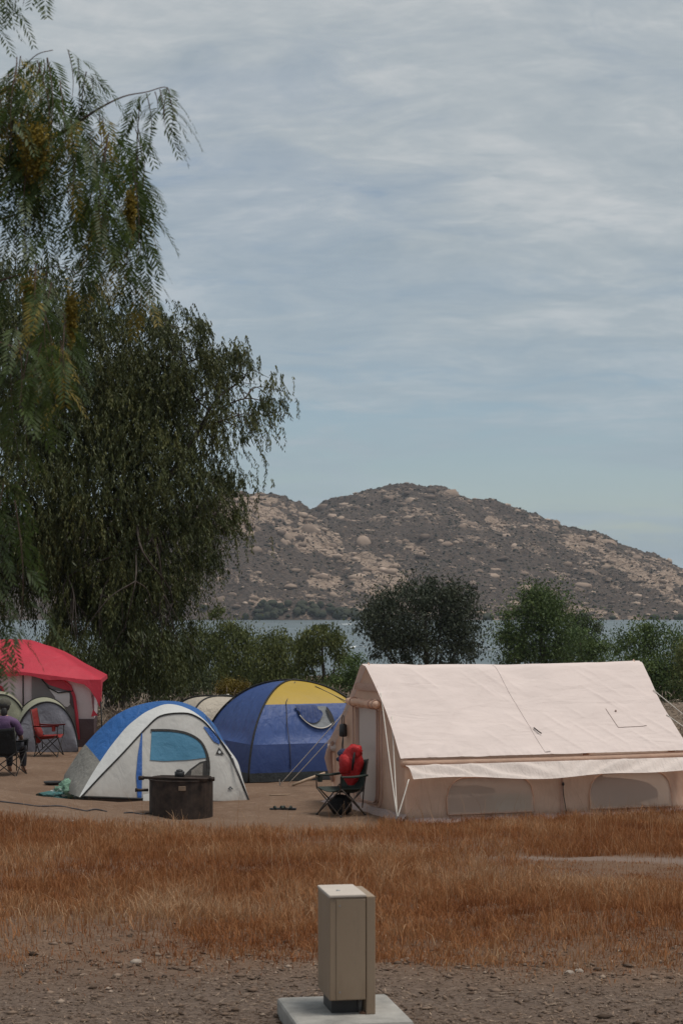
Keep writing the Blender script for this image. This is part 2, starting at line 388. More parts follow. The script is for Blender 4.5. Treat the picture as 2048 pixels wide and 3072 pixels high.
i0 = (np.arange(mny - 1)[:, None] * mnx + np.arange(mnx - 1)[None]).ravel()
mountain = npmesh('mountain', np.stack([MX, MY, MZ], -1), np.stack([i0, i0 + 1, i0 + mnx + 1, i0 + mnx], 1), None, v=expo.ravel(), smooth=False)
tag(mountain, 'rocky granite mountain with scrub rising over the lake', None, kind='structure')
m, t, b, o = mat('mountain_rock')
a = t.nodes.new('ShaderNodeAttribute'); a.attribute_name = 'v'
mn1 = noise_node(t, 0.10, 7, 0.7); mn2 = noise_node(t, 0.35, 6, 0.7)
rock = mixc(t, ramp(t, mn1, [(0.35, 0), (0.65, 1)]), (0.25, 0.182, 0.138), (0.47, 0.355, 0.275))
scrub = mixc(t, ramp(t, mn2, [(0.35, 0), (0.65, 1)]), (0.055, 0.048, 0.044), (0.150, 0.112, 0.090))
f_ = mth(t, 'ADD', a.outputs['Fac'], mth(t, 'MULTIPLY', mth(t, 'SUBTRACT', mn2, 0.5), 2.0))
vc = t.nodes.new('ShaderNodeTexVoronoi'); vc.feature = 'DISTANCE_TO_EDGE'; vc.inputs['Scale'].default_value = 0.11; vtc = t.nodes.new('ShaderNodeTexCoord'); vmp = t.nodes.new('ShaderNodeMapping'); vmp.inputs['Scale'].default_value = (0.7, 0.4, 1.6); vmp.inputs['Rotation'].default_value = (0, 0.5, 0.6)
t.links.new(vtc.outputs['Object'], vmp.inputs[0]); t.links.new(vmp.outputs[0], vc.inputs['Vector'])
rock = mixc(t, ramp(t, mth(t, 'ADD', vc.outputs['Distance'], mth(t, 'MULTIPLY', mth(t, 'SUBTRACT', mn2, 0.5), 0.12)), [(0.01, 0.75), (0.07, 0.0)]), rock, (0.085, 0.066, 0.054))
t.links.new(mixc(t, ramp(t, f_, [(0.38, 0), (0.62, 1)]), scrub, rock), b.inputs['Base Color'])
b.inputs['Roughness'].default_value = 0.95; b.inputs['Specular IOR Level'].default_value = 0.1
bump(t, b, mth(t, 'ADD', mn1, mn2), 1.0, 3.0)
mountain.data.materials.append(m)

# bilinear lookup of the mountain surface for what lies on it
mxs, mys = MX[0], MY[:, 0]
def mz(x, y):
    fx = np.interp(x, mxs, np.arange(mnx)); fy = np.interp(y, mys, np.arange(mny))
    ix = np.clip(fx.astype(int), 0, mnx - 2); iy = np.clip(fy.astype(int), 0, mny - 2); u = fx - ix; w = fy - iy
    return (MZ[iy, ix] * (1 - u) + MZ[iy, ix + 1] * u) * (1 - w) + (MZ[iy + 1, ix] * (1 - u) + MZ[iy + 1, ix + 1] * u) * w
def mlook(A, x, y):
    ix = np.clip(np.interp(x, mxs, np.arange(mnx)).round().astype(int), 0, mnx - 1); iy = np.clip(np.interp(y, mys, np.arange(mny)).round().astype(int), 0, mny - 1)
    return A[iy, ix]
def ico_variants(sub, k, amp, seed):
    bm = bmesh.new(); bmesh.ops.create_icosphere(bm, subdivisions=sub, radius=1)
    V = np.array([v.co[:] for v in bm.verts]); Fi = np.array([[v.index for v in f.verts] for f in bm.faces]); bm.free()
    r = np.random.default_rng(seed); out = []
    for _ in range(k):
        d = r.normal(size=(7, 3)); d /= np.linalg.norm(d, axis=1)[:, None]; cut = r.uniform(0.62, 1.0, 7)
        Q = V * (1 + amp * r.normal(size=(len(V), 1)) * 0.5)
        for dd, cc in zip(d, cut):                                   # flatten facets like weathered rock
            h = Q @ dd; Q = Q - np.maximum(h - cc, 0)[:, None] * dd
        out.append(Q)
    return out, Fi
def octa_variants(k, seed):
    r = np.random.default_rng(seed); V = np.array([(1, 0, 0), (-1, 0, 0), (0, 1, 0), (0, -1, 0), (0, 0, 1), (0, 0, -1)], float)
    Fi = np.array([(0, 2, 4), (2, 1, 4), (1, 3, 4), (3, 0, 4), (2, 0, 5), (1, 2, 5), (3, 1, 5), (0, 3, 5)])
    return [V * r.uniform(0.6, 1.5, (6, 1)) * np.array([1.25, 0.8, 1]) + r.normal(size=(6, 3)) * 0.22 for _ in range(k)], Fi
def scatter(name, pos, size, variants, m, parent=None, flat=0.75, label=None, kind='stuff', val=None, rng=None):
    rng = rng or np.random.default_rng(5)
    vs, Fi = variants; n = len(pos); which = rng.integers(0, len(vs), n); ang = rng.uniform(0, 6.283, n)
    B = np.stack(vs)[which] * np.stack([size * rng.uniform(0.8, 1.4, n), size * rng.uniform(0.7, 1.1, n), size * flat * rng.uniform(0.7, 1.2, n)], 1)[:, None]
    ca, sa = np.cos(ang)[:, None], np.sin(ang)[:, None]
    V = np.stack([B[..., 0] * ca - B[..., 1] * sa, B[..., 0] * sa + B[..., 1] * ca, B[..., 2]], -1) + pos[:, None]
    nv = vs[0].shape[0]; FF = (Fi[None] + (np.arange(n) * nv)[:, None, None]).reshape(-1, Fi.shape[1])
    vv = np.repeat(rng.uniform(0, 1, n) if val is None else val, nv)
    o = npmesh(name, V, FF, m, parent, v=vv); return tag(o, label, None, kind=kind)
r_ = np.random.default_rng(11)
n = 26000; bx_ = r_.uniform(-190, 400, n); by_ = r_.uniform(1410, 1880, n)
ok = (mz(bx_, by_) > LZ + 0.5) & (r_.uniform(0, 1, n) < 0.12 + 0.45 * mlook(expo, bx_, by_))
bx_, by_ = bx_[ok], by_[ok]; sz = 0.7 + 0.8 * r_.pareto(2.4, len(bx_)); sz = np.minimum(sz, 5.5)
rockm = attr_col('boulder_rock', [(0.0, (0.12, 0.09, 0.073)), (0.6, (0.26, 0.192, 0.148)), (1.0, (0.46, 0.35, 0.275))], 0.95, spec=0.1)
scatter('boulders', np.stack([bx_, by_, mz(bx_, by_) + sz * 0.1], 1), sz, ico_variants(1, 8, 0.30, 3), rockm, flat=0.6, label='pale weathered boulders strewn over the mountain', rng=r_)
nb_ = 150; bx2 = np.r_[r_.uniform(-120, 60, 80), r_.uniform(60, 340, 70)]; by2 = r_.uniform(1430, 1860, nb_); sz = r_.uniform(2.5, 7.5, nb_)
scatter('boulders', np.stack([bx2, by2, mz(bx2, by2) - sz * 0.28], 1), sz, ico_variants(2, 8, 0.22, 13), rockm, flat=0.75, label='big rounded granite outcrops on the mountain slopes', val=r_.uniform(0.25, 0.8, nb_), rng=r_)
n = 14000; bx_ = r_.uniform(-190, 400, n); by_ = r_.uniform(1410, 1890, n)
ok = (mz(bx_, by_) > LZ + 1.0) & (r_.uniform(0, 1, n) < 0.75 - 0.6 * mlook(expo, bx_, by_)); bx_, by_ = bx_[ok], by_[ok]
sz = r_.uniform(0.5, 1.5, len(bx_))
scrubm = attr_col('mountain_scrub', [(0.0, (0.035, 0.036, 0.030)), (0.6, (0.065, 0.062, 0.048)), (1.0, (0.12, 0.095, 0.07))], 0.95, spec=0.05)
scatter('scrub', np.stack([bx_, by_, mz(bx_, by_) + sz * 0.3], 1), sz, ico_variants(1, 6, 0.35, 4), scrubm, label='low dark scrub between the boulders of the mountain', rng=r_)
# greener bushes along the far shore
bx_ = np.r_[r_.uniform(-60, 30, 90), r_.uniform(-150, 380, 60)]; by_ = np.full(len(bx_), 1404.0) + r_.uniform(0, 14, len(bx_)); sz = r_.uniform(1.2, 4.2, len(bx_))
shorem = attr_col('shore_bushes_green', [(0.0, (0.028, 0.034, 0.024)), (1.0, (0.055, 0.058, 0.040))], 0.95, spec=0.05)
scatter('shore_bushes', np.stack([bx_, by_, np.maximum(mz(bx_, by_), LZ) + sz * 0.5], 1), sz, ico_variants(2, 5, 0.22, 6), shorem, label='dark green bushes along the far shore of the lake', rng=r_)

# ------------------------------------------------------------------ foliage
def unit(a): return a / (np.linalg.norm(a, axis=-1, keepdims=True) + 1e-9)
def leaf_quads(c, d, side, Ln, Wd):
    """diamond leaves: base c, direction d, side axis; arrays"""
    Ln = np.asarray(Ln)[..., None]; Wd = np.asarray(Wd)[..., None]
    mid = c + d * Ln * 0.45
    return np.stack([c, mid + side * Wd * 0.5, c + d * Ln, mid - side * Wd * 0.5], -2).reshape(-1, 3)
def crown_mesh(name, Vq, m, parent, v):
    Fq = np.arange(len(Vq)).reshape(-1, 4); return npmesh(name, Vq, Fq, m, parent, v=np.repeat(v, 4))
def lobes_points(lobes, n, rng, shell=0.55, clump=60, spread=0.16, wt=None):
    """clump centres in ellipsoids, then points round them; returns points, outward directions"""
    vol = np.array([l[3] * l[4] * l[5] for l in lobes]) ** 0.8
    if wt is not None: vol = vol * wt
    pick = rng.choice(len(lobes), clump, p=vol / vol.sum())
    Lb = np.array(lobes, float)[pick]
    d = unit(rng.normal(size=(clump, 3))); rad = rng.uniform(0, 1, clump) ** (1 / 3) * (1 - shell) + shell * rng.uniform(0.75, 1.05, clump)
    cc = Lb[:, :3] + d * rad[:, None] * Lb[:, 3:6]
    k = rng.integers(0, clump, n); size = (Lb[:, 3:6].min(1) * spread * 2 * rng.uniform(0.45, 1.7, clump))[k]
    p = cc[k] + rng.normal(size=(n, 3)) * size[:, None] * np.array([1, 1, 0.8])
    return p, d[k], k
def trunk_mesh(name, paths, m, parent):
    q = MB()
    for pts, r0, r1 in paths:
        c = spline(pts, max(6, len(pts) * 4)); n = len(c)
        q.tube(c, [r0 + (r1 - r0) * (i / (n - 1)) ** 0.8 for i in range(n)], 7)
    return q.build(name, m, parent, smooth=True)
BARK = plain('bark_dark', (0.060, 0.046, 0.036), 0.9, 0.35, 9, bmp=0.6)
GREENS = {
 'dark':  attr_col('leaf_dark', [(0, (0.018, 0.027, 0.012)), (0.6, (0.042, 0.056, 0.022)), (1, (0.088, 0.1, 0.044))], 0.6, 0.12),
 'grey':  attr_col('leaf_grey', [(0, (0.022, 0.03, 0.016)), (0.6, (0.044, 0.054, 0.03)), (1, (0.088, 0.098, 0.058))], 0.6, 0.1),
 'green': attr_col('leaf_green', [(0, (0.034, 0.06, 0.016)), (0.6, (0.076, 0.115, 0.03)), (1, (0.14, 0.175, 0.052))], 0.6, 0.15),
 'olive': attr_col('leaf_olive', [(0, (0.044, 0.058, 0.015)), (0.6, (0.1, 0.116, 0.032)), (1, (0.175, 0.18, 0.058))], 0.6, 0.15),
 'gold':  attr_col('leaf_gold', [(0, (0.09, 0.065, 0.010)), (0.6, (0.17, 0.125, 0.020)), (1, (0.26, 0.20, 0.040))], 0.6, 0.15)}
def tree(name, label, px, d, lobes_px, col, nleaf, leaf, seed, hang=0.4, clump=70, spread=0.16, group=None, cat='tree', base=None, shell=0.5, limbs=True):
    """lobes_px: (px, py, half width px, half height px[, depth factor]) seen at distance d"""
    rng = np.random.default_rng(seed); b0 = GP(px, d) if base is None else base
    root = empty(name, b0, 0, label, cat, group); k = d / F
    lobes = []
    for l in lobes_px:
        q = P(l[0], l[1], d) - b0; dep = rng.uniform(-0.25, 0.25) * l[2] * k
        lobes.append((q.x, q.y + dep, q.z, l[2] * k, l[2] * k * (l[4] if len(l) > 4 else 0.9), l[3] * k))
    p, od, ci = lobes_points(lobes, nleaf, rng, shell, clump, spread)
    p = p[p[:, 2] > 0.05]; n = len(p); od = od[:n]; ci = ci[:n]
    dn = unit(rng.normal(size=(n, 3)) * 0.7 + np.array([0, 0, -hang * 2.5]))
    side = unit(np.cross(dn, rng.normal(size=(n, 3))))
    Ln = leaf * 0.85 * rng.uniform(0.6, 1.5, n)
    val = np.clip(0.32 * rng.uniform(0, 1, n) + 0.62 * np.random.default_rng(seed + 1).uniform(0, 1, clump)[ci], 0, 1)
    crown_mesh('crown', leaf_quads(p, dn, side, Ln, Ln * rng.uniform(0.3, 0.5, n)), GREENS[col], root, val)
    top = max(lobes, key=lambda l: l[2]); paths = []
    H = top[2]
    paths.append(([(0, 0, -0.3), (0.03 * H, 0.02 * H, H * 0.3), (top[0] * 0.6, top[1] * 0.6, H * 0.7), (top[0], top[1], H)], 0.035 * H + 0.03, 0.02))
    if limbs:
        for l in lobes:
            if l is top: continue
            s0 = Vector((0.03 * H, 0.02 * H, min(H * 0.3, l[2] * 0.5))); e = Vector(l[:3]); mid = s0.lerp(e, 0.5) + Vector((0, 0, -0.06 * H))
            paths.append(([s0, mid, e], 0.02 * H + 0.015, 0.012))
    trunk_mesh('trunk', paths, BARK, root)
    return root

MIDG = 'trees on the slope between the campsite and the lake'
tree('eucalyptus_tree', 'dark grey-green broad tree rising behind the ridge of the canvas tent', 1270, 112,
     [(1270, 1850, 150, 100), (1330, 1810, 95, 70), (1190, 1850, 90, 85), (1140, 1905, 70, 80), (1390, 1890, 62, 90), (1280, 1780, 90, 48), (1330, 1930, 110, 80), (1210, 1940, 60, 60), (1110, 1890, 35, 35)],
     'grey', 28000, 0.20, 101, 0.5, 190, 0.15, MIDG)
tree('leafy_tree', 'tall pointed green tree behind the middle of the canvas tent ridge', 1620, 118,
     [(1630, 1825, 62, 72), (1640, 1900, 95, 90), (1560, 1880, 60, 68), (1530, 1940, 50, 60), (1700, 1950, 60, 50), (1620, 1780, 36, 32)], 'green', 24000, 0.19, 102, 0.4, 150, 0.17, MIDG)
tree('small_dark_tree', 'small dark tree peeping out right of the tall pointed tree', 1745, 135,
     [(1728, 1862, 26, 30), (1765, 1885, 30, 30), (1745, 1910, 45, 30)], 'dark', 4000, 0.2, 103, 0.4, 50, 0.2, MIDG)
tree('leafy_tree', 'low bright green tree between the tall pointed tree and the frame edge trees', 1765, 114,
     [(1740, 1925, 48, 45), (1785, 1950, 35, 45), (1760, 1990, 60, 50)], 'green', 5000, 0.18, 104, 0.4, 60, 0.2, MIDG)
tree('leafy_tree', 'bushy green tree past the far end of the canvas tent', 1930, 108,
     [(1930, 1915, 75, 48), (1880, 1960, 60, 60), (1985, 1960, 70, 70), (1940, 2020, 110, 80), (2060, 1990, 60, 80), (2010, 2060, 80, 60), (2040, 2110, 90, 50)], 'green', 24000, 0.18, 105, 0.4, 150, 0.18, MIDG)
tree('leafy_tree', 'yellowing tree cut by the frame edge past the canvas tent', 2075, 100,
     [(2080, 1990, 45, 70), (2090, 2060, 50, 60)], 'olive', 4000, 0.17, 106, 0.4, 40, 0.2, MIDG)
tree('weeping_tree', 'olive tree with a raised crown left of the lake view', 655, 104,
     [(662, 1855, 42, 38), (650, 1910, 75, 50), (600, 1940, 60, 60), (690, 1960, 80, 70), (740, 1930, 50, 40), (640, 2010, 110, 70), (600, 2060, 100, 40), (720, 2050, 90, 45)], 'olive', 22000, 0.17, 107, 0.8, 130, 0.17, MIDG)
tree('weeping_tree', 'small rounded olive tree next to the airy weeping tree', 825, 102,
     [(825, 1925, 42, 32), (800, 1970, 60, 55), (850, 1980, 50, 60), (790, 2030, 70, 50), (860, 2060, 80, 40)], 'olive', 14000, 0.17, 108, 0.8, 90, 0.18, MIDG)
tree('weeping_tree', 'airy weeping tree with its trunk showing behind the yellow tent panel', 975, 98,
     [(965, 1905, 62, 38), (915, 1935, 42, 42), (1010, 1935, 42, 40), (930, 1985, 36, 40), (1020, 1985, 30, 42), (960, 1950, 60, 40), (900, 2050, 50, 45), (1000, 2060, 60, 40)], 'olive', 14000, 0.16, 109, 0.8, 110, 0.15, MIDG)
tree('conifer_shrub', 'dark pointed evergreen touching the gable of the canvas tent', 1062, 92,
     [(1068, 1975, 22, 28), (1055, 2015, 40, 40), (1040, 2050, 48, 35), (1085, 2040, 36, 40)], 'green', 7000, 0.13, 110, 0.3, 70, 0.2, MIDG)
tree('olive_tree', 'olive tree glimpsed above the red tent roof', 170, 96,
     [(170, 1945, 45, 40), (200, 1985, 60, 50), (130, 1985, 50, 45)], 'olive', 7000, 0.16, 111, 0.6, 70, 0.18, MIDG)
tree('dark_tree', 'dark dense tree under the hanging crown of the big pepper tree', 380, 92,
     [(390, 1960, 70, 60), (450, 2000, 80, 60), (350, 2020, 50, 50), (520, 2010, 70, 60), (420, 2060, 130, 40), (560, 2055, 80, 40)], 'dark', 18000, 0.16, 112, 0.6, 100, 0.18, MIDG)
tree('golden_bush', 'rounded golden bush on the brushy bank behind the blue tent', 695, 52,
     [(680, 2062, 38, 20), (715, 2060, 34, 20), (695, 2075, 52, 18)], 'gold', 6000, 0.055, 113, 0.0, 70, 0.2, None, 'bush', limbs=False)

# ------------------------------------------------------------------ the big pepper tree (weeping crown)
def strand_leaves(start, out, length, k, Ln, Wd, rng, sway=0.12):
    """hanging twigs with narrow leaves on both sides: arrays of n twigs x k leaves"""
    n = len(start); s_ = (np.arange(k)[None] + rng.uniform(0.2, 0.8, (n, k))) / k
    sw = rng.normal(size=(n, 1, 3)) * sway * np.array([1, 1, 0])
    pos = start[:, None] + out[:, None] * (np.sqrt(s_)[..., None] * (length * 0.28)[:, None, None]) + np.array([0, 0, -1.0]) * (s_ ** 1.35 * length[:, None])[..., None] + sw * (s_ ** 2)[..., None]
    a = rng.uniform(0, 6.283, (n, 1)) + np.where(np.arange(k) % 2, 0, math.pi)[None] + rng.normal(size=(n, k)) * 0.5
    hd = np.stack([np.cos(a), np.sin(a), np.zeros_like(a)], -1)
    d = unit(hd * 0.55 + np.array([0, 0, -1.0]) + rng.normal(size=(n, k, 3)) * 0.15)
    side = unit(np.cross(d, rng.normal(size=(n, k, 3))))
    return leaf_quads(pos.reshape(-1, 3), d.reshape(-1, 3), side.reshape(-1, 3), (Ln * rng.uniform(0.7, 1.3, (n, k))).ravel(), (Wd * rng.uniform(0.7, 1.3, (n, k))).ravel())
rng = np.random.default_rng(201); DT = 50.0; base = GP(330, DT); k = DT / F
pep = empty('pepper_tree', base, 0, 'huge dark weeping pepper tree hanging over the campsite', 'tree')
LB = [(480, 950, 85, 60), (420, 1050, 130, 120), (600, 1060, 90, 70), (720, 1110, 85, 65), (800, 1200, 60, 55), (640, 1190, 130, 90), (720, 1290, 85, 90), (560, 1290, 150, 110),
      (620, 1430, 130, 110), (560, 1560, 130, 120), (600, 1640, 80, 80), (400, 1240, 200, 160), (250, 1080, 200, 170), (60, 1000, 200, 170), (100, 1250, 230, 200), (330, 1450, 230, 190),
      (80, 1520, 220, 200), (440, 1680, 160, 130), (260, 1700, 110, 120), (60, 1720, 130, 110), (-180, 1200, 240, 260), (-200, 1560, 220, 220), (380, 1820, 90, 90), (500, 1800, 70, 80), (240, 940, 150, 90), (-60, 880, 150, 90), (340, 1890, 70, 90), (430, 1920, 90, 100), (520, 1900, 80, 90), (560, 1960, 60, 70), (380, 1990, 70, 60), (480, 2010, 90, 50),
      (480, 1480, 200, 200), (300, 1250, 240, 220), (520, 1150, 150, 120), (450, 1750, 170, 120), (640, 1530, 70, 110), (20, 1780, 90, 70), (230, 1800, 60, 70), (170, 1760, 110, 90), (330, 1800, 90, 90), (300, 1960, 40, 60), (390, 1880, 80, 90), (360, 2040, 70, 40), (200, 1850, 50, 60), (100, 1640, 130, 120), (280, 1600, 140, 120), (330, 1960, 60, 60, -2.0), (350, 2005, 60, 35, -2.0), (290, 1980, 40, 50, -2.0), (420, 2000, 70, 40, -2.0), (560, 1010, 70, 50), (650, 1090, 80, 60), (540, 1090, 90, 70), (400, 1900, 100, 80, -2.4), (250, 1880, 60, 70, -2.0)]
lobes = []
for l in LB:
    q = P(l[0], l[1], DT) - base; lobes.append((q.x, l[4] if len(l) > 4 else rng.uniform(-1.3, 1.3), q.z, l[2] * k, max(l[2] * k, 1.0), l[3] * k))
wt_ = np.array([0.8 if (l[0] > 430 and l[1] < 1350) else 1.0 for l in LB])
st, od, ci = lobes_points(lobes, 16000, rng, 0.55, 900, 0.15, wt_)
st[:, 2] += 0.25
lowz = sstep(5.5, 2.0, st[:, 2]); ln = rng.uniform(0.22, 0.55, len(st)) * (1 - lowz) + rng.uniform(0.4, 1.1, len(st)) * lowz
cv = np.random.default_rng(5).uniform(0, 1, 900)[ci]
q = strand_leaves(st, unit(od * np.array([1, 1, 0.2])), ln, 18, 0.095, 0.029, rng)
val = np.clip(np.repeat(0.35 * rng.uniform(0, 1, len(st)) + 0.45 * cv, 18) + rng.uniform(0, 0.25, len(st) * 18), 0, 1)
pepleaf = attr_col('leaf_pepper_far', [(0, (0.024, 0.033, 0.011)), (0.5, (0.058, 0.070, 0.021)), (1, (0.145, 0.145, 0.046))], 0.55, 0.12)
pi_, oi_, ck = lobes_points([(*l[:3], l[3] * 0.72, l[4] * 0.72, l[5] * 0.72) for l in lobes], 30000, rng, 0.1, 700, 0.15, np.where(wt_ < 1, 0.4, 1.0)); pi_ -= np.array([0, 0, 0.15])
ok_ = pi_[:, 2] > 0.1; pi_ = pi_[ok_]; n_ = len(pi_); di_ = unit(rng.normal(size=(n_, 3)) * 0.45 + np.array([0, 0, -1.0])); si_ = unit(np.cross(di_, rng.normal(size=(n_, 3))))
q = np.concatenate([q, leaf_quads(pi_, di_, si_, rng.uniform(0.12, 0.30, n_), rng.uniform(0.03, 0.055, n_))]); val = np.concatenate([val, rng.uniform(0, 0.45, n_)])  # inner leaves coloured darker, as the shade inside the crown
crown_mesh('crown', q, pepleaf, pep, val)
paths = [([(0, 0, -0.4), (0.2, 0.1, 1.2), (-0.1, 0, 2.6)], 0.30, 0.22)]
hubs = []
for hx_, hy_, dy2 in ((430, 1200, 0.4), (600, 1290, -0.3), (180, 1180, 0.6), (40, 1450, -0.8), (420, 1560, -0.9), (620, 1500, 0.5), (-150, 1350, 0.3)):
    hq = P(hx_, hy_, DT) - base; hv = Vector((hq.x, dy2, hq.z)); hubs.append(hv); s0 = Vector((0, 0, rng.uniform(1.7, 2.5))); L_ = (hv - s0).length
    paths.append(([s0, s0.lerp(hv, 0.3) + Vector((rng.normal() * 0.12, rng.normal() * 0.1, 0.10)) * L_, s0.lerp(hv, 0.65) + Vector((rng.normal() * 0.09, rng.normal() * 0.08, 0.05)) * L_, hv], 0.12, 0.05))
for l in lobes:
    e = Vector(l[:3]); hv = min(hubs, key=lambda h_: (h_ - e).length); L_ = (e - hv).length + 0.3
    p1 = hv.lerp(e, 0.35) + Vector((rng.normal() * 0.16, rng.normal() * 0.14, 0.10)) * L_; p2 = hv.lerp(e, 0.7) + Vector((rng.normal() * 0.14, rng.normal() * 0.1, 0.12)) * L_
    paths.append(([hv, p1, p2, e], 0.036, 0.010))
    for j in range(3):
        f_ = e + Vector(rng.normal(size=3) * np.array([l[3], l[4], l[5]]) * 0.5); paths.append(([p2, p2.lerp(f_, 0.5) + Vector((rng.normal() * 0.15, 0, 0.22)), f_], 0.02, 0.005))
trunk_mesh('trunk', paths, BARK, pep)

# ------------------------------------------------------------------ the near pepper tree: boughs reaching in over the left edge
rng = np.random.default_rng(301); D1 = 7.6
near = empty('pepper_tree', GP(-1900, 8.4), 0, 'near pepper tree whose feathery boughs reach into the top corner', 'tree')
nb = Vector(near.location); REDT = plain('twig_reddish', (0.10, 0.055, 0.040), 0.7, 0.3, 30)
def LP(px, py, d): return P(px, py, d) - nb
tr = trunk_mesh('trunk', [([(0, 0, -0.3), (0.1, 0, 1.0), (0.05, -0.1, 2.2), (0.3, -0.3, 3.6)], 0.28, 0.15)], BARK, near)
boughs = [[(0.2, -0.2, 2.9), LP(-700, 250, 7.9), LP(-250, 330, 7.7), LP(0, 280, 7.6), LP(60, 215, 7.6), LP(110, 165, 7.5), LP(160, 150, 7.5)],
          [(0.2, -0.2, 2.8), LP(-700, 520, 7.9), LP(-250, 520, 7.8), LP(20, 480, 7.7), LP(190, 395, 7.6), LP(290, 330, 7.6), LP(370, 290, 7.6), LP(440, 276, 7.6), LP(500, 262, 7.6), LP(512, 305, 7.6)],
          [(0.2, -0.2, 2.6), LP(-700, 760, 7.8), LP(-200, 700, 7.9), LP(60, 640, 7.9), LP(240, 560, 7.8), LP(370, 545, 7.7)],
          [(0.2, -0.2, 2.4), LP(-700, 980, 7.6), LP(-200, 900, 7.5), LP(40, 830, 7.4), LP(170, 800, 7.4), LP(250, 830, 7.3)],
          [(0.3, -0.3, 3.5), LP(-700, -150, 7.9), LP(-200, -90, 7.6), LP(20, -40, 7.5), LP(90, -25, 7.5)],
          [(0.2, -0.2, 2.0), LP(-700, 1240, 7.2), LP(-250, 1130, 7.0), LP(-40, 1030, 6.9), LP(70, 1050, 6.9)]]
qb = MB()
for bq in boughs:
    c = spline(bq, 40); qb.tube(c, [0.034 * (1 - i / 39) ** 3.2 + 0.0018 for i in range(40)], 6)
stems = []
for i in range(88):                                                       # hanging stems: start, end (photo px), depth
    x = rng.uniform(-420, 425)
    top = np.interp(x, [-420, 0, 60, 150, 250, 300, 380, 430], [150, 190, 165, 160, 330, 330, 300, 340]) + abs(rng.normal()) * 170
    end = min(top + rng.uniform(200, 440), np.interp(x, [-420, 150, 300, 430], [980, 960, 900, 840]) + rng.normal() * 40)
    if end - top > 110: stems.append((x, top, x + rng.normal() * 22 + 6, end, rng.uniform(7.2, 8.1)))
for i in range(46):
    x = rng.uniform(-420, 225) ; top = rng.uniform(760, 1080); stems.append((x, top, x + rng.normal() * 18, min(top + rng.uniform(200, 380), np.interp(x, [-420, 60, 225], [1500, 1430, 1130])), rng.uniform(6.7, 7.6)))
for x, t0, t1 in ((10, -60, 60), (40, -50, 35), (-30, -60, 90), (70, -40, 20), (130, -60, 8), (14, -80, 20)): stems.append((x, t0, x + rng.normal() * 8, t1, 7.5))
for x, t0, t1 in ((503, 262, 420), (480, 268, 380), (512, 300, 400), (440, 280, 470), (465, 275, 330), (420, 290, 700), (260, 215, 400), (275, 235, 330), (235, 175, 380), (205, 150, 330), (405, 600, 930), (425, 640, 880), (395, 560, 940)): stems.append((x, t0, x + rng.normal() * 10, t1, 7.55))
for x, t0, t1 in ((12, 1450, 1990), (45, 1500, 1960), (-20, 1400, 2010)): stems.append((x, t0, x + 8, t1, 7.0))
Vs, vals = [], []; cap_tips = []
for (x0, y0, x1, y1, d) in stems:
    a = np.array(LP(x0, y0, d)); e = np.array(LP(x1, y1, d)); H = np.linalg.norm(e - a); n = max(3, int(H / 0.042))
    out = unit(np.array([rng.normal(), rng.normal(), 0.0]))
    sp = [Vector(a + (e - a) * f_ + out * 0.10 * H * math.sin(math.pi * f_) * 0.8) for f_ in np.linspace(0, 1, 8)]
    qb.tube(sp, [0.0028 * (1 - i / 9) for i in range(8)], 4, cap=False)
    rs = resample(sp, n); gold = rng.uniform(0, 1) < 0.07; stemv = rng.uniform(0, 0.35)
    for j in range(n):                                                      # pinnate fronds along the stem
        fa = rng.uniform(0, 6.283); fl = rng.uniform(0.13, 0.23) * (0.65 if j > n - 3 else 1.0); kk = int(fl / 0.0155)
        h = np.array([math.cos(fa), math.sin(fa), 0.0]); s_ = np.linspace(0.12, 1, kk)
        rach = rs[j] + h[None] * (fl * 0.62 * s_ ** 0.85)[:, None] + np.array([0, 0, -1.0])[None] * (fl * 0.72 * s_ ** 1.5)[:, None]
        tan = unit(h[None] * 0.62 + np.array([0, 0, -1.0])[None] * (0.95 * s_ ** 0.5)[:, None])
        lat = unit(np.cross(tan, np.array([h[1], -h[0], 0.35 * rng.normal()])))
        lat = np.cross(tan, lat); lat = unit(lat)
        for sg in (-1, 1):
            dd = unit(lat * sg * 0.85 + tan * 0.75 + np.array([0, 0, -0.18]) + rng.normal(size=(kk, 3)) * 0.08)
            sd = unit(np.cross(dd, np.cross(tan, lat)))
            Vs.append(leaf_quads(rach, dd, sd, 0.056 * (1.15 - 0.6 * s_) * rng.uniform(0.85, 1.15, kk), np.full(kk, 0.0080)))
            vals.append(np.clip((0.82 if gold else stemv) + rng.uniform(0, 0.25, kk), 0, 1))
    
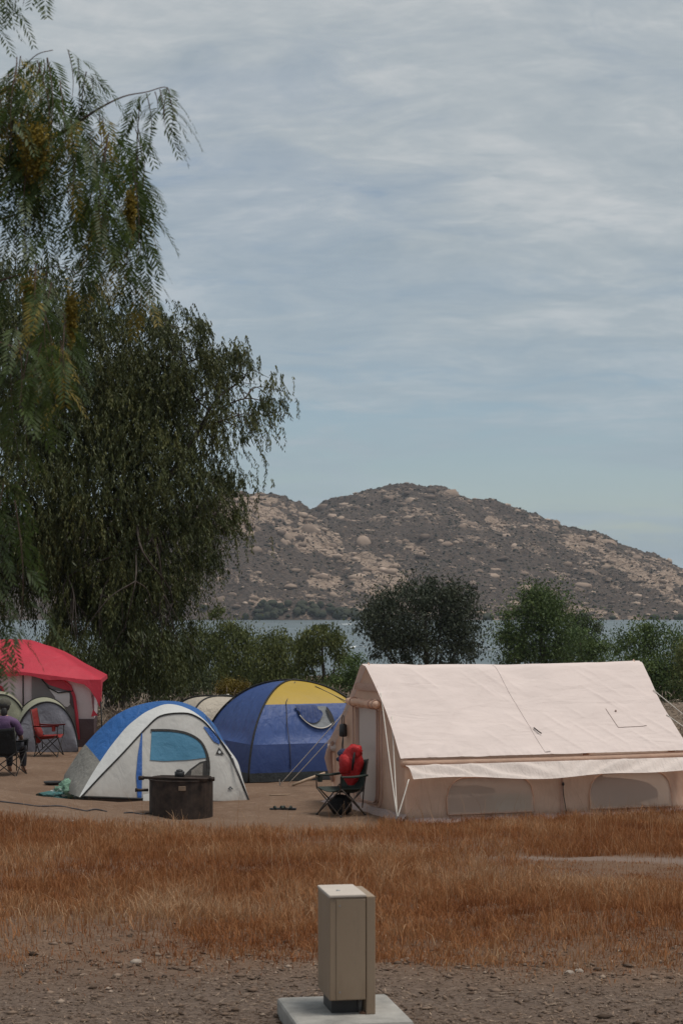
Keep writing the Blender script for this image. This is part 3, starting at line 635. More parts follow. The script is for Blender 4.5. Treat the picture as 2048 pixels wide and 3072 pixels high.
qb.build('branch', REDT, near, smooth=True)
nearleaf = attr_col('leaf_pepper_near', [(0, (0.030, 0.050, 0.016)), (0.4, (0.068, 0.102, 0.028)), (0.7, (0.110, 0.138, 0.034)), (0.8, (0.17, 0.14, 0.026)), (1, (0.26, 0.195, 0.036))], 0.5, 0.42)
crown_mesh('crown', np.concatenate(Vs), nearleaf, near, np.concatenate(vals))
flm = attr_col('panicle_yellow', [(0, (0.12, 0.095, 0.015)), (0.5, (0.23, 0.165, 0.026)), (1, (0.36, 0.26, 0.05))], 0.7, 0.3)
for (px, py, w, h, d) in ((108, 450, 38, 88, 7.2), (80, 500, 18, 55, 7.3), (393, 640, 13, 75, 7.4), (95, 890, 26, 70, 7.2), (215, 950, 14, 90, 7.2)):
    n = int(w * h * 0.8); c0 = np.array(LP(px, py, d)); s_ = d / F
    p = rng.normal(size=(n, 3)) * np.array([w, w, h]) * s_ * 0.42; p[:, :2] *= (1.15 - 0.35 * np.clip(-p[:, 2:] / (h * s_), -1, 1))
    dd = unit(rng.normal(size=(n, 3))); sd = unit(np.cross(dd, rng.normal(size=(n, 3))))
    crown_mesh('flower_panicle', leaf_quads(c0 + p, dd, sd, np.full(n, 0.012), np.full(n, 0.009)), flm, near, rng.uniform(0, 1, n))

# ------------------------------------------------------------------ dry brush on the bank behind the camp
rng = np.random.default_rng(401)
n = 330; bx_ = rng.uniform(-13, 14, n); by_ = 43.6 + 11 * rng.uniform(0, 1, n) ** 2.2; Vs, vals = [], []
bx_ = np.r_[bx_, rng.uniform(-7.5, -1.2, 70)]; by_ = np.r_[by_, rng.uniform(43.4, 45.2, 70)]
for x, y in zip(bx_, by_):
    r0 = rng.uniform(0.3, 0.62) * (1.35 if y < 46.5 else 1.0) * (1.2 if (y < 45.3 and -7.5 < x < -1.2) else 1.0); k_ = int(130 * r0 / 0.4); c0 = np.array([x, y, float(gz(x, y))]); tint = rng.uniform(0, 0.6)
    d = unit(rng.normal(size=(k_, 3)) * np.array([1, 1, 0.6]) + np.array([0, 0, 0.55])); rr = r0 * rng.uniform(0.15, 1, k_)
    st_ = c0 + d * rr[:, None] * np.array([1.2, 1.2, 0.95]); dd = unit(d + rng.normal(size=(k_, 3)) * 0.7)
    Vs.append(leaf_quads(st_, dd, unit(np.cross(dd, rng.normal(size=(k_, 3)))), rng.uniform(0.08, 0.22, k_), rng.uniform(0.015, 0.035, k_))); vals.append(np.clip(tint + rng.uniform(0, 0.4, k_), 0, 1))
brm = attr_col('dry_brush_twigs', [(0, (0.15, 0.118, 0.092)), (0.5, (0.26, 0.208, 0.16)), (1, (0.38, 0.315, 0.26))], 0.9, 0.1, 0.1)
tag(crown_mesh('dry_brush', np.concatenate(Vs), brm, None, np.concatenate(vals)), 'tangled grey brown dry brush on the bank behind the tents', None, kind='stuff')

# ------------------------------------------------------------------ grass
rng = np.random.default_rng(501)
def blades(name, x, y, h, w, lean, m, label, val, fan=1.0):
    n = len(x); z = gz(x, y) - 0.01; a = 12.0 * fbm(x * 1.3 + 2, y * 1.1, 3, 88) + rng.normal(size=n) * 2.2; hd = np.stack([np.cos(a), np.sin(a), np.zeros(n)], 1)
    f_ = rng.uniform(0, 6.283, n); sd = np.stack([np.cos(f_), np.sin(f_), np.zeros(n)], 1) * w[:, None] * 0.5
    b0 = np.stack([x, y, z], 1); up = np.array([0, 0, 1.0])
    m1 = b0 + up * (h * 0.55)[:, None] + hd * (lean * h * 0.28)[:, None]; tp = b0 + up * (h * np.sqrt(np.maximum(1 - lean ** 2 * 0.6, 0.1)))[:, None] + hd * (lean * h * 0.9)[:, None]
    V = np.stack([b0 - sd, b0 + sd, m1 + sd * 0.8, m1 - sd * 0.8, tp + sd * 0.25, tp - sd * 0.25], 1).reshape(-1, 3)
    i = np.arange(n)[:, None] * 6; Fq = np.concatenate([i + np.array([[0, 1, 2, 3]]), i + np.array([[3, 2, 4, 5]])])
    return tag(npmesh(name, V, Fq, m, v=np.repeat(val, 6)), label, None, kind='stuff')
n = 510000; yy = np.sqrt(rng.uniform(11.6 ** 2, 30.5 ** 2, n)); xx = rng.uniform(-0.23, 0.23, n) * yy + rng.uniform(-0.6, 0.6, n)
keep = rng.uniform(0, 1, n) < grass_density(xx, yy) * (0.35 + 0.65 * sstep(0.32, 0.58, fbm(xx * 4.5, yy * 3.6, 3, 81))) * np.interp(yy, [12, 28], [0.95, 0.6])
xx, yy = xx[keep], yy[keep]; n = len(xx)
cl = fbm(xx * 0.8 + 4, yy * 0.5, 4, 83); cl2 = fbm(xx * 5, yy * 4.5, 3, 84)
hh = (0.045 + 0.17 * cl2) * (0.5 + 0.85 * cl) * rng.uniform(0.55, 1.25, n) * np.interp(yy, [12.5, 14.5, 18, 28], [0.35, 0.75, 1.0, 0.95])
hh *= 1 - 0.72 * sstep(1.0, 2.6, xx) * sstep(17.6, 19.2, yy + 0.42 * (xx - 2.4)) * (1 - sstep(21.4, 22.2, yy + 0.42 * (xx - 2.4)))
grm = attr_col('dry_grass', [(0, (0.140, 0.046, 0.018)), (0.38, (0.270, 0.104, 0.039)), (0.76, (0.355, 0.170, 0.074)), (1, (0.48, 0.32, 0.195))], 0.8, 0.25, 0.15)
val = np.clip(0.10 + 1.0 * (cl - 0.38) + 0.75 * (cl2 - 0.4) + 0.34 * rng.uniform(0, 1, n) + 0.3 * rng.uniform(0, 1, n) ** 5, 0, 1)
blades('dry_grass', xx, yy, hh, rng.uniform(0.0035, 0.008, n), np.clip(rng.beta(1.6, 1.6, n) * 1.15, 0.05, 1.05), grm, 'rust coloured dry grass across the field', val)
n = 1500; yy = np.sqrt(rng.uniform(14 ** 2, 27 ** 2, n)); xx = rng.uniform(-0.2, 0.2, n) * yy; keep = rng.uniform(0, 1, n) < grass_density(xx, yy) * sstep(0.40, 0.62, fbm(xx * 0.9, yy * 0.7, 3, 87)); xx, yy = xx[keep], yy[keep]; n = len(xx)
blades('tall_straw', xx, yy, rng.uniform(0.35, 0.62, n), rng.uniform(0.003, 0.0045, n), rng.uniform(0.1, 0.7, n), grm, 'long pale straw stalks standing out of the dry grass', rng.uniform(0.75, 1, n))

# wood chips and small stones on the near strip and thinner between the grass
rng = np.random.default_rng(601)
n = 42000; yy = rng.uniform(9.4, 16.5, n); xx = rng.uniform(-0.26, 0.26, n) * yy
keep = rng.uniform(0, 1, n) < np.interp(yy, [9.4, 12.5, 14, 16.5], [1, 1, 0.4, 0.1]); xx, yy = xx[keep], yy[keep]; n = len(xx)
sz = np.minimum(0.0045 + 0.0035 * rng.pareto(2.4, n), 0.030)
chm = attr_col('wood_chips', [(0, (0.050, 0.034, 0.025)), (0.5, (0.18, 0.125, 0.092)), (0.85, (0.27, 0.20, 0.152)), (1, (0.38, 0.30, 0.24))], 0.9, spec=0.1)
scatter('gravel', np.stack([xx, yy, gz(xx, yy) + sz * 0.2], 1), sz, octa_variants(7, 8), chm, flat=0.45, label='wood chips and small stones on the bare near strip', val=np.clip(rng.beta(1.6, 2.6, n) * 1.1, 0, 1), rng=rng)
n = 17000; yy = np.r_[rng.uniform(9.4, 17.5, 13500), rng.uniform(26, 43, 3500)]; xx = rng.uniform(-0.25, 0.25, n) * yy; a_ = rng.uniform(0, 6.283, n)
dd = np.stack([np.cos(a_), np.sin(a_), rng.uniform(-0.02, 0.12, n)], 1); sd = np.stack([-np.sin(a_), np.cos(a_), np.zeros(n)], 1)
tag(crown_mesh('straw_litter', leaf_quads(np.stack([xx, yy, gz(xx, yy) + 0.006], 1), dd, sd, rng.uniform(0.02, 0.10, n), rng.uniform(0.003, 0.008, n)), attr_col('straw_litter_tan', [(0, (0.09, 0.060, 0.042)), (0.6, (0.24, 0.165, 0.115)), (1, (0.46, 0.36, 0.27))], 0.9, spec=0.1), None, rng.beta(1.5, 2, n)), 'bits of straw littering the bare ground', None, kind='stuff')
STONE = plain('stone_pale', (0.31, 0.255, 0.21), 0.9, 0.3, 20, bmp=0.5)
vs, Fi = ico_variants(2, 4, 0.12, 15)
for (px, py, r0, lab) in ((412, 2880, 0.035, 'largest pale stone at the near edge of the grass'), (1700, 2912, 0.03, 'pale stone at the grass edge right of the utility pedestal'), (1730, 2906, 0.028, 'pinkish lump next to the pale stone right of the pedestal'), (222, 2462, 0.035, 'small white scrap at the grass edge before the dome tent')):
    d = 12.6 if py > 2800 else 26.5
    for _ in range(8): d = F * (ZC - float(gz((px - 1024) / F * d, d))) / (py - 1800)
    q = GP(px, d); o = npmesh('stone', vs[_ % 4] * np.array([1.3, 0.9, 0.6]) * r0, Fi, STONE); o.location = q + Vector((0, 0, r0 * 0.3)); o.rotation_euler = (0, 0, px); tag(o, lab, 'stone', 'pale stones along the grass edges')

# ================================================================== THE CAMP
BLACK = plain('black_plastic', (0.018, 0.018, 0.019), 0.5, 0.2, 20)
STEELB = plain('steel_dark', (0.035, 0.030, 0.027), 0.55, 0.3, 12, 0.4)
ROPE = plain('rope_white', (0.62, 0.58, 0.52), 0.8, 0.12, 60)
ROPED = plain('rope_dark', (0.05, 0.045, 0.05), 0.8, 0.12, 60)
GREYM = plain('metal_grey', (0.35, 0.35, 0.35), 0.4, 0.15, 20, 0.7)
def wrinkle(c, amp, f=3.0, s=0, ax=2):
    """push curve points about by smooth noise along one axis"""
    out = np.array([tuple(p) for p in c], float); out[:, ax] += amp * (fbm(out[:, 0] * f + s, (out[:, 1] + out[:, 2]) * f, 3, 90 + s) - 0.5) * 2
    return out
def patch(q, A, B, m_, fn=None):
    """loft A->B with m_ rows; fn maps (a, b, t) points"""
    A = np.array([tuple(p) for p in A], float); B = np.array([tuple(p) for p in B], float); rows = []
    for i in range(m_ + 1):
        t_ = i / m_; r = A * (1 - t_) + B * t_; rows.append(fn(r, t_) if fn else r)
    q.loft(rows); return q

# ------------------------------------------------------------------ canvas ridge tent
A0 = GP(1215, 27.5); TH = R(20)
tent = empty('canvas_tent', A0, TH, 'large cream canvas ridge tent with mesh windows and guy ropes', 'tent')
TL, TW, TR, TE = 4.35, 3.0, 2.19, 0.87
CANV = fabric('canvas_roof', (0.72, 0.615, 0.575), 0.85, 0.6, 1.6, (0.8, 3.2, 1.6), 0.10, 0.05, rot=(0, 0.5, 0.3))
CANW = fabric('canvas_wall', (0.88, 0.645, 0.50), 0.85, 0.5, 3.5, (1.8, 1.8, 0.6), 0.50, 0.08, ((0.24, 0.15, 0.11), 0.22))
CANT = fabric('canvas_trim', (0.50, 0.32, 0.25), 0.85, 0.4, 8, None, 0.1)
NET = netting('mesh_window', (0.60, 0.46, 0.37), 0.34); NETD = netting('mesh_door', (0.52, 0.45, 0.41), 0.20)
def roof_prof(s_):
    """front eave (0) -> ridge (0.5) -> back eave (1), rounded top and fat lower beam"""
    k = abs(s_ - 0.5) * 2; h = TR - (TR - TE) * k; v = TW * s_
    h -= 0.075 * math.exp(-(k / 0.05) ** 2) ; h += 0.0
    return v, h
def sag(u, k): return 0.035 * math.sin(math.pi * np.clip(u / TL, 0, 1)) * math.sin(math.pi * k)
nu, ns = 220, 80
rw = np.random.default_rng(77); CREASE = []
for i in range(46):                                                # tension creases: start, end (u, k), depth
    u0 = rw.uniform(0.1, 4.2); k0 = rw.uniform(0.05, 0.8); l_ = rw.uniform(0.15, 0.55); sl_ = rw.choice([1, 1, 1, -0.7]); CREASE.append((u0, k0, u0 + l_ * sl_ * 0.9, k0 + l_ * 0.55, rw.uniform(0.003, 0.010)))
for i in range(70):                                                # short gathers above the eave
    u0 = rw.uniform(0, TL); CREASE.append((u0, 0.93, u0 + rw.uniform(-0.05, 0.05), 1.0, rw.uniform(0.002, 0.006)))
CR = np.array(CREASE)
def crease(u, k):
    ax, ay = CR[:, 0], CR[:, 1] * 2.0; bx2, by2 = CR[:, 2], CR[:, 3] * 2.0
    t_ = np.clip(((u - ax) * (bx2 - ax) + (k * 2.0 - ay) * (by2 - ay)) / ((bx2 - ax) ** 2 + (by2 - ay) ** 2 + 1e-9), 0, 1)
    d = np.hypot(u - ax - t_ * (bx2 - ax), k * 2.0 - ay - t_ * (by2 - ay)); return float(np.sum(CR[:, 4] * np.exp(-(d / 0.022) ** 2) * np.sin(np.pi * (0.1 + 0.8 * t_))))
def roof_at(u, s_, off=0.0):
    v_, h_ = roof_prof(s_); k = abs(s_ - 0.5) * 2
    e = 0.05 * math.sin(math.pi * k) * (1 - min(1, min(u + 0.07, TL + 0.07 - u) / 0.25))                     # edges pulled in
    u2 = u + (e if u < TL / 2 else -e)
    w_ = 0.020 * (float(fbm(u * 1.3 - h_ * 1.9, u * 0.35 + h_ * 0.9, 4, 95)) - 0.5) * 2 * math.sin(math.pi * min(1, k * 1.02)) ** 0.5
    w_ += 0.016 * math.sin((u * 2.2 + h_ * 3.1) * 3.0 + 6 * float(vnoise(u * 1.1, h_ * 1.3, 97))) * max(0.0, float(vnoise(u * 1.9 + 3, h_ * 1.5, 98)) - 0.45)
    if s_ < 0.5: w_ += crease(u, k)
    w_ += off
    return (u2, v_ + (-w_ if s_ < 0.5 else w_) * 0.6, h_ + w_ - sag(u, k) - 0.03 * math.sin(math.pi * np.clip(u / TL, 0, 1)) * (1 - k))
for nm, s0, s1, a_, b_ in (('roof_panel', 0.0, 0.5, nu, ns), ('roof_panel', 0.5, 1.0, 60, 24)):
    q = MB(); q.loft([[roof_at(-0.07 + (TL + 0.14) * j / a_, s0 + (s1 - s0) * i / b_) for j in range(a_ + 1)] for i in range(b_ + 1)]); q.build(nm, CANV, tent, smooth=True)
q = MB(); q.tube([(u, 0.045, TE - 0.075 - 0.012 * math.sin(math.pi * u / TL)) for u in np.linspace(-0.04, TL + 0.04, 40)], 0.055, 12); q.build('air_beam', CANW, tent, smooth=True)  # wall colour puts the brown shading under the eave into this beam
q = MB(); q.tube([(u, TW, TE - 0.05) for u in np.linspace(-0.04, TL + 0.04, 12)], 0.075, 10); q.build('air_beam', CANV, tent, smooth=True)
# awning flap along the front
VAL = fabric('canvas_flap', (0.72, 0.63, 0.58), 0.85, 0.55, 5, (2.6, 1, 1), 0.15, 0.06)
q = MB(); rows = []
for i in range(15):
    t_ = i / 14; row = []
    for j in range(121):
        u = -0.02 + (TL + 0.02) * j / 120
        if i == 0: du = 0
        else: du = -0.04 * t_ * (1 - j / 60)
        pull = abs((u / TL * 2) % 1 - 0.5) * 2
        w_ = 0.036 * math.sin(u * 11 + 5 * float(vnoise(u * 1.7, t_, 91)) + t_ * 4 * math.copysign(1, u - 2.3)) * math.sin(math.pi * min(1, t_ * 1.1)) ** 0.5 * (0.3 + 1.2 * float(vnoise(u * 1.3, 3, 92)))
        sg = -0.055 * t_ * math.exp(-((u - 2.2) / 0.7) ** 2) + 0.015 * t_ * math.sin(u * 3)
        row.append((u - du, -0.045 - 0.20 * t_, TE - 0.095 - 0.17 * t_ + w_ + sg))
    rows.append(row)
q.loft(rows); q.build('awning_flap', VAL, tent, smooth=True)
# front wall with two window openings
WIN = [(0.64, 1.90), (2.83, 4.08)]; WB, WT = 0.11, 0.56
def wallpt(u, h, off=0.0):
    w_ = 0.02 * (float(fbm(u * 2.0, h * 1.5, 3, 96)) - 0.5) * 2 * math.sin(math.pi * np.clip(h / 0.8, 0.05, 0.95))
    return (u, 0.02 - off + w_ - 0.05 * (1 - np.clip(h / 0.25, 0, 1)) ** 2, h)
def win_x(u):
    """lower/upper edge of the opening at u, or None"""
    for a_, b_ in WIN:
        if a_ < u < b_:
            k = min(u - a_, b_ - u); r = 0.26
            top = WT - (r - math.sqrt(max(r * r - (r - k) ** 2, 0)) if k < r else 0); return WB, top
    return None
us = sorted(set([round(x, 4) for x in np.linspace(0, TL, 100)] + [round(a_ + e * s, 4) for w in WIN for a_, s in ((w[0], 1), (w[1], -1)) for e in (-0.001, 0.001, 0.02, 0.05, 0.09, 0.14, 0.2, 0.27)]))
q = MB()
for a_, b_ in zip(us[:-1], us[1:]):
    w0 = win_x((a_ + b_) / 2)
    if w0 is None: cols = [(0.0, 0.0, TE - 0.06, TE - 0.06)]
    else:
        ta = (win_x(a_) or (0, WB + 0.02))[1]; tb = (win_x(b_) or (0, WB + 0.02))[1]; cols = [(0.0, 0.0, WB, WB), (ta, tb, TE - 0.06, TE - 0.06)]
    for ha, hb, ka, kb in cols:
        patch(q, [wallpt(a_, ha + (ka - ha) * i / 8) for i in range(9)], [wallpt(b_, hb + (kb - hb) * i / 8) for i in range(9)], 1)
q.build('front_wall', CANW, tent, smooth=True, weld=True)
for a_, b_ in WIN:
    q = MB(); lo = [wallpt(u, WB - 0.03, 0.012) for u in np.linspace(a_ - 0.03, b_ + 0.03, 40)]
    hi = []
    for u in np.linspace(a_ - 0.03, b_ + 0.03, 40):
        k = max(0.0, min(u - a_ + 0.03, b_ + 0.03 - u)); r = 0.28; hi.append(wallpt(u, WT + 0.02 - (r - math.sqrt(max(r * r - (r - k) ** 2, 0)) if k < r else 0), 0.012))
    patch(q, lo, hi, 8); w = q.build('window', NET, tent, smooth=True)
    q = MB(); loop = lo + hi[::-1] + [lo[0]]; q.tube([Vector(p) + Vector((0, -0.006, 0)) for p in loop], 0.008, 6); q.build('window_trim', CANW, w, smooth=True)
q = MB(); q.loft([[(2.34, -0.012, h) for h in np.linspace(0.02, 0.7, 12)], [(2.38, -0.014, h) for h in np.linspace(0.02, 0.7, 12)]]); q.build('wall_seam', CANT, tent)
q = MB(); q.tube([(2.37, -0.03, 0.46), (2.372, -0.035, 0.34), (2.38, -0.03, 0.28), (2.42, -0.03, 0.06)], 0.006, 5); q.blob((2.37, -0.035, 0.45), (0.02, 0.015, 0.028), 0.1, 2, 8, 6); q.build('toggle_cord', BLACK, tent, smooth=True)
# skirt on the ground
SKIRT = fabric('canvas_skirt', (0.36, 0.27, 0.24), 0.8, 0.6, 9, None, 0.0)
q = MB(); q.loft([wrinkle([(u, 0.0, 0.05) for u in np.linspace(-0.02, TL, 60)], 0.02, 4, 1), wrinkle([(u, -0.10, 0.015) for u in np.linspace(-0.05, TL, 60)], 0.02, 4, 2), wrinkle([(u, -0.16, -0.02) for u in np.linspace(-0.08, TL, 60)], 0.01, 4, 3)])
q.loft([wrinkle([(0.0, v_, 0.10) for v_ in np.linspace(-0.05, TW, 40)], 0.03, 3, 4), wrinkle([(-0.10, v_, 0.03) for v_ in np.linspace(-0.1, TW, 40)], 0.03, 3, 5), wrinkle([(-0.22, v_, -0.02) for v_ in np.linspace(-0.15, TW, 40)], 0.01, 3, 6)])
q.build('ground_skirt', SKIRT, tent, smooth=True)
# gable ends and back wall
def gable_h(v_): return TE + (TR - TE) * (1 - abs(v_ - TW / 2) / (TW / 2)) - 0.045
def gable(u, door):
    q = MB(); D0, D1, DB, DT_ = 1.10, 1.86, 0.15, 1.47
    vs_ = sorted(set(list(np.round(np.linspace(0.02, TW - 0.02, 45), 3)) + [D0, D1]))
    def pt(v_, h_):
        return (u + (0.025 * (float(fbm(v_ * 2.3, h_ * 1.7, 3, 99)) - 0.5) * 2) * math.sin(math.pi * np.clip(h_ / 1.6, 0.03, 0.97)), v_, h_)
    for a_, b_ in zip(vs_[:-1], vs_[1:]):
        m_ = (a_ + b_) / 2; segs = [(0, gable_h(a_), gable_h(b_))]
        if door and D0 < m_ < D1: segs = [(0, DB, DB), (DT_, gable_h(a_), gable_h(b_))]
        for lo_, ha, hb in segs: patch(q, [pt(a_, lo_ + (ha - lo_) * i / 12) for i in range(13)], [pt(b_, lo_ + (hb - lo_) * i / 12) for i in range(13)], 1)
    return q, pt, (D0, D1, DB, DT_)
q, pt, (D0, D1, DB, DT_) = gable(0.03, True); q.build('end_wall', CANW, tent, smooth=True, weld=True)
q2, _, _ = gable(TL - 0.03, False); q2.build('end_wall', CANW, tent, smooth=True, weld=True)
q = MB(); patch(q, [(0, TW - 0.02, 0), (TL, TW - 0.02, 0)], [(0, TW - 0.02, TE), (TL, TW - 0.02, TE)], 2); q.build('back_wall', CANW, tent)
q = MB(); lo = []
for v_ in np.linspace(D0, D1, 24):
    k = min(v_ - D0, D1 - v_); r = 0.16; lo.append((0.012, v_, DB + (r - math.sqrt(max(r * r - (r - k) ** 2, 0)) if k < r else 0)))
hi = [(0.012, p[1], DT_) for p in lo]; patch(q, lo, hi, 12); dr = q.build('door', NETD, tent, smooth=True)
q = MB()
for off, rr in ((0.0, 0.014), (0.075, 0.011), (0.20, 0.010)):
    loop = [(0.0, D0 - off, DT_)] + [(0.0, v2 + (off if i > 12 else -off), h2 - off * 0.25) for i, (_, v2, h2) in enumerate(lo)] + [(0.0, D1 + off, DT_)]
    q.tube(wrinkle(loop, 0.012, 4, int(off * 100), 1), rr, 6)
q.build('door_zip', CANT, dr, smooth=True)
q = MB(); q.tube(wrinkle([(-0.05, v_, 1.555) for v_ in np.linspace(0.93, 2.14, 24)], 0.02, 6, 7), [0.047 + 0.012 * math.sin(i * 1.9) for i in range(24)], 10); q.build('rolled_door_flap', CANW, tent, smooth=True)
for v_ in (1.0, 1.15, 1.9):
    q = MB(); q.tube([(-0.05 + 0.068 * math.cos(a_), v_, 1.555 + 0.068 * math.sin(a_)) for a_ in np.linspace(0, 6.28, 13)], 0.009, 5); q.build('tie_strap', CANT, tent, smooth=True)
q = MB(); q.loft([[(0.0, v_, 1.73) for v_ in np.linspace(0.99, 2.01, 14)], [(-0.012, v_, 1.80) for v_ in np.linspace(1.05, 1.95, 14)], [(0.005, v_, 1.83) for v_ in np.linspace(1.09, 1.91, 14)]]); q.build('gable_seam', CANT, tent, smooth=True)
q = MB(); q.tube([(0.0, TW - 0.06, 0.30), (-0.03, TW - 0.02, 0.5), (-0.05, TW, 0.66), (-0.04, TW - 0.02, 0.78), (0.0, TW - 0.06, 0.9)], [0.02, 0.045, 0.06, 0.045, 0.02], 9); q.build('tied_back_flap', CANT, tent, smooth=True)
# end air beams showing behind the wall edges
for u in (0.14, TL - 0.14):
    q = MB(); q.tube([(u, 0.10, 0), (u, 0.12, TE - 0.06), (u, TW / 2, TR - 0.19), (u, TW - 0.12, TE - 0.06), (u, TW - 0.10, 0)], 0.05, 8); q.build('air_beam', CANW, tent, smooth=True)
# roof seam with toggles, stove flap outline, vent plug
def roofpt(u, k, off=0.012): return Vector(roof_at(u, 0.5 * k, off))
q = MB(); q.loft([[roofpt(1.96 + dw_ + 0.16 * (1 - k), k, of_) for k in np.linspace(0.02, 0.98, 60)] for dw_, of_ in ((0.0, 0.0), (0.004, 0.007), (0.086, 0.007), (0.09, 0.0))]); q.build('roof_seam', CANV, tent, smooth=False)
q = MB()
q.tube([roofpt(2.12, 0.27, 0.02), roofpt(2.16, 0.225, 0.03), roofpt(2.20, 0.21, 0.02)], 0.009, 6); q.build('toggle', STEELB, tent, smooth=True)
q = MB(); q.tube([*[roofpt(3.42 + 0.05 * t_, 0.46 - 0.198 * t_, 0.004) for t_ in np.linspace(0, 1, 12)], *[roofpt(3.47 + 0.46 * t_, 0.262, 0.004) for t_ in np.linspace(0.03, 1, 20)]], 0.0035, 4); q.blob(roofpt(3.56, 0.43, 0.01), (0.018, 0.014, 0.014), 0.1, 5, 8, 6); q.build('stove_flap_seam', SKIRT, tent, smooth=True)
# ropes and stakes
iM = Matrix.LocRotScale(A0, Matrix.Rotation(TH, 3, 'Z'), None).inverted()
def TLp(px, py, d): return iM @ P(px, py, d)
stk = iM @ GP(1190, 27.0)
def rope(q, a, b_, r=0.0075, sg=0.01): q.tube([Vector(a).lerp(Vector(b_), t_) - Vector((0, 0, sg * math.sin(math.pi * t_))) for t_ in np.linspace(0, 1, 8)], r, 5)
for a_ in (roofpt(-0.03, 0.64), roofpt(0.0, 0.40), Vector((-0.05, -0.245, 0.605))):
    q = MB(); rope(q, a_, stk + Vector((0, 0, 0.10)), 0.0085); q.build('guy_rope', ROPE, tent, smooth=True)
q = MB(); q.tube([stk + Vector((0.0, 0, -0.08)), stk + Vector((-0.01, 0.0, 0.12)), stk + Vector((0.015, 0, 0.135)), stk + Vector((0.02, 0, 0.11))], 0.008, 5); q.build('tent_stake', GREYM, tent, smooth=True)
stR = Vector((TL + 1.5, -0.6, 0.0))
for a_ in (roofpt(TL + 0.02, 0.62), roofpt(TL + 0.02, 0.36)):
    q = MB(); rope(q, a_, stR + Vector((0, 0, 0.05))); q.build('guy_rope', ROPE, tent, smooth=True)
q = MB(); q.tube([stR + Vector((0, 0, -0.1)), stR + Vector((0.02, 0, 0.1))], 0.009, 5); q.build('tent_stake', GREYM, tent)
stB = iM @ GP(842, 33.0)
for du, a_ in ((0.0, Vector((0, TW * 0.78, 1.42))), (0.14, Vector((0, TW * 0.9, 1.1)))):
    q = MB(); rope(q, a_, stB + Vector((du, 0, 0.02)), 0.006); q.build('guy_rope', ROPE, tent, smooth=True)
q = MB(); q.tube([stB + Vector((0, 0, -0.1)), stB + Vector((-0.02, 0, 0.1))], 0.009, 5); q.build('tent_stake', GREYM, tent)
# what shows through the mesh: a camp bed and a storage box
e1 = Vector((math.cos(TH), math.sin(TH), 0)); e2 = Vector((-math.sin(TH), math.cos(TH), 0))
def inT(u, v_, h_=0.0): q_ = A0 + e1 * u + e2 * v_; q_.z += h_; return q_
cot = empty('camp_bed', inT(1.1, 0.75), TH, 'dark camp bed seen through the first mesh window', 'camp bed')
q = MB(); q.box((-0.75, -0.3, 0.30), (0.45, 0.3, 0.37)); q.build('bed_top', fabric('bed_grey', (0.10, 0.11, 0.11), 0.8, 0.3), cot, bevel=0.02)
for sx_ in (-0.6, -0.1, 0.35):
    q = MB(); q.tube([(sx_ - 0.15, -0.28, 0.0), (sx_ + 0.15, 0.28, 0.31)], 0.012, 6); q.tube([(sx_ + 0.15, -0.28, 0.0), (sx_ - 0.15, 0.28, 0.31)], 0.012, 6); q.build('leg', STEELB, cot)
bxm = plain('box_turquoise', (0.30, 0.56, 0.52), 0.4, 0.06)
bx = empty('storage_box', inT(1.72, 0.40), TH, 'pale turquoise storage box seen through the first mesh window', 'box')
q = MB(); q.box((-0.28, -0.15, 0.0), (0.28, 0.15, 0.24)); q.build('tub', bxm, bx, bevel=0.015)
q = MB(); q.box((-0.30, -0.17, 0.243), (0.30, 0.17, 0.275)); q.build('lid', bxm, bx, bevel=0.01)
mt = empty('air_mattress', inT(3.5, 0.95), TH, 'blue grey air mattress heaped inside the second mesh window', 'mattress')
q = MB(); q.blob((0, 0, 0.2), (0.85, 0.6, 0.22), 0.12, 4, 24, 12); q.build('mattress_body', fabric('mattress_blue', (0.15, 0.165, 0.24), 0.8, 0.5), mt, smooth=True)
q = MB(); q.blob((-0.35, 0.0, 0.44), (0.36, 0.25, 0.10), 0.15, 6, 16, 10); q.build('pillow', fabric('pillow_grey', (0.42, 0.42, 0.45), 0.8, 0.4), mt, smooth=True)
# hanging lantern on the gable
lq = inT(-0.06, 2.32, 1.02)
lan = empty('lantern', lq, TH, 'small black lantern hanging by its hook on the tent gable', 'lantern')
q = MB(); q.tube([(0, 0, 0.0), (0, 0, 0.02), (0, 0, 0.17), (0, 0, 0.19)], [0.05, 0.062, 0.056, 0.03], 10); q.build('lamp_body', BLACK, lan, smooth=True)
q = MB(); q.tube([(0, 0.045, 0.17)] + [(0, 0.045 * math.cos(a_), 0.25 + 0.06 * math.sin(a_)) for a_ in np.linspace(0, math.pi, 8)] + [(0, -0.045, 0.17)], 0.007, 5); q.build('handle', BLACK, lan, smooth=True)
q = MB()
for j, dx in enumerate((-0.03, 0.0, 0.03)): q.tube([(0, dx * 0.3, 0.0), (-0.01, dx, -0.12), (-0.01, dx * 1.6, -0.32)], 0.005, 4)
q.build('dangling_cord', ROPED, lan)

